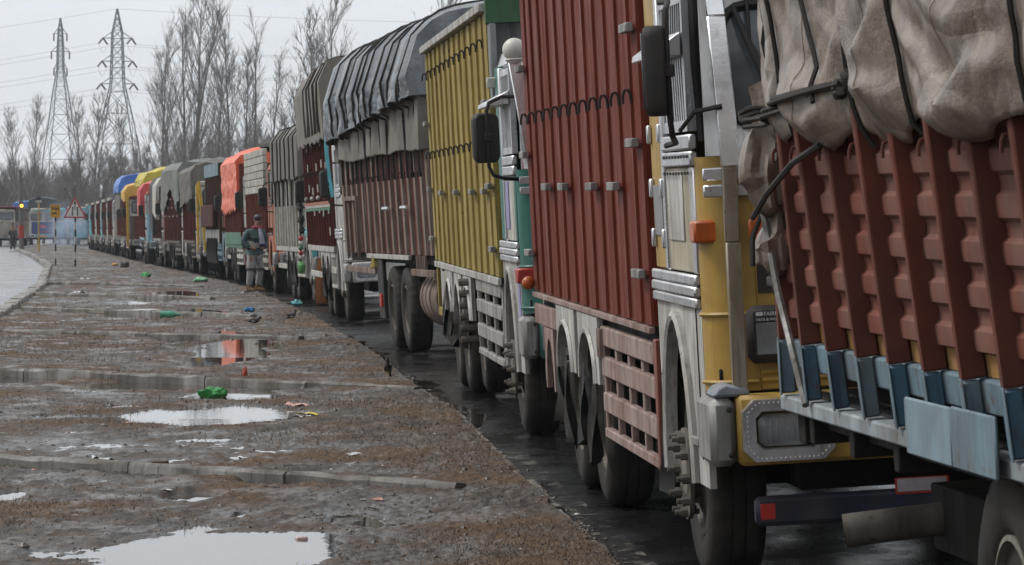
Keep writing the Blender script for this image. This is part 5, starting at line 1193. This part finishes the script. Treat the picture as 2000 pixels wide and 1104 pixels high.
hz = 1.85-(396-360)/8000*Yb-Z
ob('pole', MB().tube([(0,0,0),(0,0,hz+.1)], .045, 8), YELO, ys_); bx('white_plate', (-.17, .17, -.06, -.03, hz, hz+.14), WHT, ys_); bx('black_plate', (-.13, .13, -.06, -.03, hz+.145, hz+.34), BLACK, ys_)
ob('orange_arm', MB().tube([(0,0,hz-.55),(.35,0,hz-.38),(.62,0,hz-.33)], .03, 6), ORNG, ys_)
Yb = 250; X, Y_, Z = stand(42, 487, Yb); bc = new('beacon_pole', None, None, (X, Y_, Z)); tag(bc, 'stout pole with a glowing amber beacon, red painted low down', 'beacon')
hz = 1.85-(402-360)/8000*Yb-Z
ob('pole', MB().tube([(0,0,0),(-.05,0,hz+2.2)], [.16,.12], 10), M_BARK, bc); ob('red_section', MB().tube([(-.01,0,.75),(-.02,0,1.55)], .172, 10), REDL, bc)
hs_ = ob('lamp_housing', MB().lathe([(.15,0),(.16,-.12),(.155,-.16),(.11,-.16),(.11,-.02)], 'y', (.04,-.12,hz), 16), BLACK, bc)
ob('lamp_lens', MB().ball((.04,-.24,hz), .105, (1,.5,1), 14, 10), plain('amber_glow', (.9,.4,.05), .4, 0, (1,.42,.04), 3.0), hs_)
# ---- people
def skin(name, mat, pts, edges, radii, parent=None, root_i=0, sub=2):
    me = bpy.data.meshes.new(name); me.from_pydata(pts, edges, []); me.materials.append(mat)
    o = new(name, me, parent); s = o.modifiers.new('skin', 'SKIN'); s.use_smooth_shade = True
    sv = me.skin_vertices[0].data
    for i, q in enumerate(radii): sv[i].radius = q if isinstance(q, tuple) else (q, q); sv[i].use_root = (i == root_i)
    sd_ = o.modifiers.new('sub', 'SUBSURF'); sd_.levels = sub; sd_.render_levels = sub; return o
SKIN_ = plain('brown_skin', (.20,.10,.06), .55); HAIR = plain('black_hair', (.012,.010,.009), .5); JKT = fabric('teal_jacket', (.018,.045,.05), (.03,.065,.07), .7, 3, stain=.3); JK2 = fabric('brown_yoke', (.035,.030,.026), (.055,.047,.04), .8, 3)
TRS = fabric('grey_trousers', (.20,.19,.19), (.30,.29,.29), .85, 3, stain=.4); BOOT = paint('tan_boot', (.20,.11,.035), .7, .5); SOLE = paint('boot_sole', (.03,.025,.02), .8, .3); JK3 = fabric('grey_panel', (.22,.20,.18), (.28,.26,.23), .8)
Yp = 89.0; Xp = (497-1000)/8000*Yp; Zp = float(mud(np.array(Xp), np.array(float(Yp))))
# body faces right in the picture; +x is picture right, -y toward the viewer
bp = [(0,0,.93),(.02,0,1.12),(.02,0,1.34),(.045,-.01,1.46),(.075,-.02,1.56),(.085,-.02,1.66),
      (-.11,-.06,.90),(-.14,-.08,.50),(-.155,-.02,.09),(-.10,-.14,.04),
      (.10,.02,.90),(.15,-.02,.50),(.12,.10,.09),(.17,-.02,.04),
      (-.17,-.02,1.38),(-.26,.02,1.13),(-.13,-.15,1.00),(-.05,-.19,.98),
      (.19,-.02,1.38),(.26,.02,1.13),(.15,-.15,1.00),(.08,-.19,.98)]
be = [(0,1),(1,2),(2,3),(3,4),(4,5),(0,6),(6,7),(7,8),(8,9),(0,10),(10,11),(11,12),(12,13),(2,14),(14,15),(15,16),(16,17),(2,18),(18,19),(19,20),(20,21)]
brd = [.12,.12,.13,.055,.078,.085,.085,.06,.045,.035,.085,.06,.045,.035,.06,.05,.035,.035,.06,.05,.035,.035]
per = skin('person', SKIN_, bp, be, brd); per.location = (Xp, Yp, Zp); per.rotation_euler = (0, 0, .5); per.scale = (.93, .93, .93)
tag(per, 'man in a teal padded jacket and grey trousers stepping along the kerb, hands in pockets', 'person')
jp = [(0,0,.92),(0,0,1.06),(.015,0,1.22),(.02,0,1.37),(.035,-.005,1.455),(-.175,-.01,1.375),(-.285,.03,1.15),(-.17,-.12,1.00),(.20,-.01,1.375),(.29,.03,1.15),(.19,-.12,1.00)]
je = [(0,1),(1,2),(2,3),(3,4),(3,5),(5,6),(6,7),(3,8),(8,9),(9,10)]
skin('jacket', JKT, jp, je, [(.20,.15),(.21,.16),(.205,.155),(.165,.13),.09,.095,.085,.07,.095,.085,.07], per, 1)
mb = MB()
A = np.zeros((7, 9, 3))
for i in range(7):
    for j in range(9):
        a = -1.15+2.3*j/8; z = 1.02+.16*i/6; A[i, j] = (.012+.222*math.sin(a), -.168*math.cos(a)-.02, z)
ob('grey_panel', MB().grid(A), JK3, per, fix=False)
A = np.zeros((7, 13, 3))
for i in range(7):
    for j in range(13):
        a = -1.9+3.8*j/12; z = 1.26+.20*i/6; k = 1-.45*(i/6)**2; A[i, j] = (.02+.215*k*math.sin(a), -.158*k*math.cos(a)-.012, z)
ob('dark_yoke', MB().grid(A), JK2, per, fix=False)
tp_ = [(0,0,.95),(-.085,-.02,.86),(-.135,-.075,.50),(-.152,-.025,.12),(.085,.01,.86),(.148,-.02,.50),(.122,.08,.12)]
skin('trousers', TRS, tp_, [(0,1),(1,2),(2,3),(0,4),(4,5),(5,6)], [(.17,.13),(.115,.12),.088,.078,(.115,.12),.088,.078], per)
for (x, y, z) in ((-.135,-.075,.52), (.148,-.02,.52)): ob('dark_patch', MB().lathe([(.098,z-.03),(.10,z),(.098,z+.03)], 'z', (x,y,0), 16), JK2, per)
for k, (x, y, a) in enumerate(((-.155,-.03,.35), (.122,.07,.5))):
    b_ = skin('boot', BOOT, [(0,.02,.17),(0,.03,.05),(0,-.09,.045),(0,-.20,.035)], [(0,1),(1,2),(2,3)], [.06,.062,.052,.04], per); b_.location = (x, y, 0); b_.rotation_euler = (0,0,a)
    so_ = ob('sole', MB().prism([(-.045,.09),(-.05,-.08),(-.04,-.22),(0,-.25),(.04,-.22),(.05,-.08),(.045,.09)], 'z', -.015, .02), SOLE, b_)
hr_ = MB().ball((.085,.005,1.715), .098, (.92,1.06,.86), 16, 12, .05, 4); ob('hair', hr_, HAIR, per)
fc_ = MB().ball((.088,-.105,1.63), .017, (.8,1.2,1.5), 8, 6); ob('nose', fc_, SKIN_, per)
for sx in (-1, 1): ob('eye', MB().ball((.088+.03*sx,-.092,1.665), .011, n=8, m=6), HAIR, per); ob('ear', MB().ball((.085+.085*sx,0,1.645), .024, (.4,.8,1.2), 8, 6), SKIN_, per)
ob('mouth', MB().box(.068,.108,-.104,-.09,1.588,1.595), HAIR, per)
ob('moustache', MB().ball((.088,-.100,1.608), .022, (1.2,.4,.35), 8, 6), HAIR, per)
sc_ = MB().tube([(.05+.10*math.cos(t), -.015+.09*math.sin(t), 1.485+.02*math.sin(2*t)) for t in np.linspace(0, 6.5, 18)], .035, 8); ob('scarf', sc_, paint('scarf_red', (.30,.05,.07), .8, .2), per)
ob('scarf_tail', MB().tube([(.06,-.13,1.46),(.07,-.20,1.33),(.085,-.215,1.22),(.10,-.21,1.12)], [.035,.05,.06,.07], 8), paint('scarf_white', (.42,.40,.46), .8, .5, (.05,.05,.15)), per); ob('blue_glove', MB().ball((.11,-.22,1.11), .07, (1,.7,1), 10, 8, .12, 2), paint('glove_blue', (.02,.03,.16), .7, .2), per)
Yq = 262; Xq = (25-1000)/8000*Yq
DK = fabric('dark_clothes', (.018,.02,.024), (.03,.032,.036))
p2 = skin('person', SKIN_, [(0,0,.95),(0,0,1.4),(0,0,1.52),(0,0,1.66),(-.09,0,.5),(-.1,0,.06),(.09,0,.5),(.1,0,.06),(-.22,0,1.2),(-.22,-.1,.95),(.22,0,1.2),(.22,-.1,.95)], [(0,1),(1,2),(2,3),(0,4),(4,5),(0,6),(6,7),(1,8),(8,9),(1,10),(10,11)], [.12,.13,.05,.085,.07,.05,.07,.05,.055,.04,.055,.04])
p2.location = (Xq, Yq, float(zc(Yq))-.03); tag(p2, 'distant person in dark clothes standing on the far left road', 'person')
skin('dark_coat', DK, [(0,0,.75),(0,0,1.1),(0,0,1.42),(-.23,0,1.2),(-.23,-.08,.98),(.23,0,1.2),(.23,-.08,.98)], [(0,1),(1,2),(2,3),(3,4),(2,5),(5,6)], [(.22,.17),(.21,.16),(.15,.12),.075,.06,.075,.06], p2, 1)
skin('dark_trousers', DK, [(0,0,.9),(-.1,0,.5),(-.11,0,.08),(.1,0,.5),(.11,0,.08)], [(0,1),(1,2),(0,3),(3,4)], [.15,.09,.08,.09,.08], p2)
ob('hair', MB().ball((0,.01,1.72), .09, (1,1,.8), 10, 8), HAIR, p2)
# ---- mynas
MYN = plain('myna_brown', (.035,.026,.02), .6); MYB = plain('myna_black', (.012,.011,.011), .5); BEAK = plain('beak_yellow', (.45,.26,.03), .5)
def bird(x, y, lift, heading, pose, label, s=1.0):
    X, Y = gp(x, y); Z = float(mud(np.array(X), np.array(Y)))
    r = new('bird', None, None, (X, Y, Z+lift), (0,0,heading)); r.scale = (s, s, s); tag(r, label, 'bird', 'mynas on the median')
    up = math.sin(pose); c = math.cos(pose)
    def q(a, b2): return (a*c-b2*up, 0, .10+a*up+b2*c)
    ob('body', MB().tube([q(-.12,-.01), q(-.07,.0), q(-.02,.005), q(.03,.01), q(.065,.03), q(.08,.055), q(.098,.062), q(.112,.06)], [.012,.030,.044,.045,.034,.026,.024,.010], 10), MYN, r)
    ob('head', MB().ball(q(.095,.066), .029, (1,.9,.95), 12, 8), MYB, r); ob('tail', MB().hexa([(*q(-.20,-.015)[:1], -.022, q(-.20,-.015)[2]), (q(-.10,-.01)[0], -.014, q(-.10,-.01)[2]), (q(-.10,-.01)[0], .014, q(-.10,-.01)[2]), (q(-.20,-.015)[0], .022, q(-.20,-.015)[2]), (q(-.20,-.008)[0], -.022, q(-.20,-.008)[2]), (q(-.10,.005)[0], -.014, q(-.10,.005)[2]), (q(-.10,.005)[0], .014, q(-.10,.005)[2]), (q(-.20,-.008)[0], .022, q(-.20,-.008)[2])]), MYB, r)
    ob('beak', MB().tube([q(.118,.064), q(.148,.052)], [.009,.002], 6), BEAK, r)
    for sy in (-1, 1):
        ob('wing', MB().ball((q(-.02,.008)[0], sy*.040, q(-.02,.008)[2]), .06, (1.35*c,.22,.5+.6*abs(up)), 10, 6), MYB, r); ob('leg', MB().tube([(.005, sy*.018, .065), (.0, sy*.02, .03), (.01, sy*.02, .0), (.03, sy*.02, .0)], .0045, 5), BEAK, r)
        bx('wing_bar', (q(-.03,0)[0]-.03, q(-.03,0)[0]+.03, sy*.053-.002, sy*.053+.002, q(-.03,0)[2]-.008, q(-.03,0)[2]+.004), plain('bird_white', (.6,.6,.58)), r, 0)
    return r
bird(497, 640, .0, .15, -.05, 'myna bending forward at the left of the pair on the grass', .80)
bird(570, 632, .0, .35, .35, 'myna standing upright at the right of the pair on the grass', .80)
bird(757, 742, .02, -1.9, .75, 'myna perched upright at the end of the planting kerb by the road', .66)
# ---- litter
def litter(name, label, x, y, mat, size, kind='bag', rot=0, cat='litter', seed=0, road=False):
    X, Y = gp(x, y); Z = float(road_z(X, Y)) if road else max(float(mud(np.array(X), np.array(Y))), float(zc(Y))+.035)
    g = random.Random(seed); mb = MB(); sx, sy, sz = size
    if kind == 'bag':
        mb.ball((0,0,sz*.75), 1, (sx, sy, sz), 26, 16)
        q = np.array(mb.v); f_ = 1+.55*fbm(q[:,0]/sx*1.7+seed*7, q[:,2]/sz*1.3+q[:,1]/sy*.9, 200+seed, 4)+.25*np.abs(fbm(q[:,0]/sx*4+seed, q[:,1]/sy*4, 300+seed, 2)); mb.v = [tuple(p) for p in (q*f_[:,None]*np.array([1,1,1])-np.array([0,0,sz*.1]))]
    elif kind == 'wrap':
        A = np.zeros((7, 9, 3))
        for i in range(7):
            for j in range(9): A[i, j] = ((j/8-.5)*2*sx+g.uniform(-.1,.1)*sx, (i/6-.5)*2*sy+g.uniform(-.12,.12)*sy, sz*(.5+1.1*float(fbm(np.array(j*.45+seed), np.array(i*.4+seed*3), 77, 3)))+g.uniform(0,.12)*sz)
        mb.grid(A)
    elif kind == 'brick': mb.box(-sx, sx, -sy, sy, 0, sz*2)
    elif kind == 'stick': mb.tube([(-sx,0,sz),(0,sy,sz*1.6),(sx,0,sz*1.1)], sz, 6)
    elif kind == 'bottle': mb.lathe([(.0,-sx),(sz,-sx),(sz*1.02,-sx*.2),(sz,sx*.35),(sz*.4,sx*.7),(sz*.36,sx)], 'x', (0,0,sz), 14)
    o = ob(name, mb, mat, fix=kind != 'wrap', bevel=.006 if kind == 'brick' else 0); o.location = (X, Y, Z); o.rotation_euler = (0, 0, rot); tag(o, label, cat, 'litter on the median and road edge'); return o
PL = lambda nm, c, r_=.35: paint(nm, c, r_, .25, (.10,.09,.08))
GB = PL('bag_bright_green', (.02,.27,.05)); GB2 = PL('bag_mint', (.16,.42,.22)); WP = PL('wrap_white', (.62,.62,.60)); PK = PL('wrap_salmon', (.60,.30,.24)); YW = PL('wrap_yellow', (.62,.48,.03)); BB = PL('bag_blue', (.04,.24,.52)); CB = PL('bag_cyan', (.12,.42,.46)); STN = paint('stone', (.16,.15,.14), .8, .5)
litter('plastic_bag', 'crumpled bright green plastic bag left of the wide puddle', 416, 773, GB, (.125,.10,.055), 'bag', .1, 'bag', 1)
litter('plastic_bag', 'bright green bag lying far out, right of the sign posts', 284, 541, GB, (.16,.2,.06), 'bag', .4, 'bag', 2)
litter('plastic_bag', 'mint green bag near the kerb below the orange sheeted truck', 390, 552, GB2, (.16,.2,.07), 'bag', .2, 'bag', 3)
litter('plastic_bag', 'blue plastic bag on the grass behind the two mynas', 487, 608, BB, (.10,.12,.05), 'bag', .2, 'bag', 4)
litter('plastic_bag', 'cyan bag crumpled at the road edge under the white truck', 580, 598, CB, (.09,.12,.05), 'bag', .0, 'bag', 5)
litter('plastic_bottle', 'green plastic bottle lying at the end of the thin puddle', 333, 618, PL('bottle_green', (.05,.30,.18)), (.16,.1,.055), 'bottle', -.3, 'bottle', 6)
litter('wrapper', 'yellow capped scrap beside the green bottle', 352, 620, YW, (.07,.08,.03), 'wrap', .3, 'wrapper', 7)
litter('paper_scrap', 'white torn scrap left of the green bottle', 308, 612, WP, (.07,.07,.06), 'bag', 0, 'scrap', 8)
litter('wrapper', 'yellow and white wrapper at the right tip of the wide puddle', 598, 813, YW, (.085,.09,.022), 'wrap', .2, 'wrapper', 9)
litter('wrapper', 'white scrap under the yellow wrapper at the wide puddle', 588, 815, WP, (.06,.06,.015), 'wrap', .9, 'wrapper', 19)
litter('wrapper', 'salmon pink wrapper behind the yellow one', 578, 793, PK, (.07,.12,.018), 'wrap', .4, 'wrapper', 10)
litter('concrete_lump', 'small pale block standing at the right tip of the wide puddle', 568, 815, PL('pale_block', (.42,.40,.38), .7), (.030,.03,.028), 'brick', .3, 'block', 11)
litter('red_stick', 'thin red stick at the near shore of the wide puddle', 425, 827, PL('stick_red', (.28,.03,.03)), (.07,.02,.006), 'stick', .1, 'stick', 12)
litter('paper_cup', 'pale pink carton standing in the bottom puddle', 588, 1049, PL('carton_pink', (.60,.44,.42)), (.030,.03,.013), 'brick', .2, 'carton', 13)
litter('brick_piece', 'dark brown broken brick against the nearest planting kerb', 312, 915, paint('old_brick', (.07,.028,.02), .8, .5), (.05,.05,.022), 'brick', -.05, 'brick', 14)
litter('wood_chip', 'flat orange chip on the near mud', 736, 975, PL('chip_orange', (.40,.13,.06)), (.03,.08,.006), 'wrap', .1, 'chip', 15)
litter('stone', 'dark round stone far out beyond the green bag', 243, 523, paint('dark_stone', (.04,.036,.034), .7, .3), (.16,.16,.1), 'bag', 0, 'stone', 16)
litter('plastic_bag', 'small amber bag beside the dark far stone', 225, 519, PL('amber_bag', (.55,.30,.05)), (.09,.1,.05), 'bag', 0, 'bag', 17)
litter('food_packet', 'yellow green food packet floating in the gutter', 911, 838, PL('packet', (.32,.44,.02)), (.042,.07,.022), 'bag', .3, 'packet', 18, True)
litter('wrapper', 'tiny pale blue scrap in the gutter past the yellow green packet', 938, 856, PL('wrap_pblue', (.30,.45,.60)), (.02,.06,.01), 'wrap', .3, 'wrapper', 20, True)
litter('wrapper', 'grey plastic strip tangled on the nearest planting kerb', 200, 900, PL('wrap_grey', (.40,.43,.45)), (.06,.10,.03), 'wrap', .5, 'wrapper', 21)
litter('wrapper', 'orange tipped white paper on the straw behind the nearest planting kerb', 470, 893, WP, (.04,.06,.014), 'wrap', .2, 'wrapper', 22)
litter('wrapper', 'white slip left of the planting kerb end', 690, 893, WP, (.035,.10,.008), 'wrap', -.2, 'wrapper', 23)
litter('wrapper', 'white bone shaped scrap on the far mud above the second planting kerb', 154, 572, WP, (.13,.2,.04), 'wrap', .3, 'wrapper', 24)
litter('wrapper', 'pale scrap beside a dark one, far left of the median', 166, 546, WP, (.12,.2,.05), 'wrap', .0, 'wrapper', 25)
litter('red_ribbon', 'orange red ribbon on the face of the second planting kerb', 477, 738, PL('ribbon', (.5,.08,.03)), (.022,.02,.05), 'bag', 0, 'ribbon', 26)
litter('wrapper', 'pale pink scrap in the gutter by the perched myna', 748, 697, PK, (.07,.15,.02), 'wrap', 0, 'wrapper', 27, True)
g = random.Random(12)
for k in range(34):
    x = g.uniform(20, 720); y = 500+g.random()**1.6*480
    if x > (y-560)*1.6+560: continue
    s_ = g.uniform(.5, 1.1)*(.6 if y > 700 else 1.3)
    litter('paper_scrap', 'small nameless scrap among the litter strewn over the mud', x, y, [WP, PK, STN, WP, PL('scrap_tan', (.40,.30,.18))][k % 5], (.035*s_, .06*s_, .012*s_), 'wrap', g.uniform(0, 3), 'scrap', 40+k)
# ---- exhaust smoke drifting behind the signs
m, n, b = nodes('smoke'); n.nodes.remove(b); pv = n.nodes.new('ShaderNodeVolumePrincipled'); pv.inputs['Color'].default_value = (.62,.75,.95,1)
tc = n.nodes.new('ShaderNodeTexCoord'); gr = n.nodes.new('ShaderNodeTexGradient'); gr.gradient_type = 'SPHERICAL'; lk(n, tc.outputs['Object'], gr.inputs[0])
nz = noise(n, tc.outputs['Object'], 2.3, 4); d = math2(n, 'MULTIPLY', math2(n, 'MULTIPLY', gr.outputs['Fac'], ramp(n, nz, .38, .7)), .42)
lk(n, d, pv.inputs['Density']); lk(n, pv.outputs[0], n.nodes['Material Output'].inputs['Volume'])
Ys = 290
o = ob('smoke', MB().ball((0,0,0), 1, (1,1,1), 24, 16), m); o.scale = (2.0, 5, 2.0); o.location = ((128-1000)/8000*Ys, Ys, float(zc(Ys))+1.55)
stuff(tag(o, 'bluish exhaust smoke drifting between the two road signs', 'smoke'))
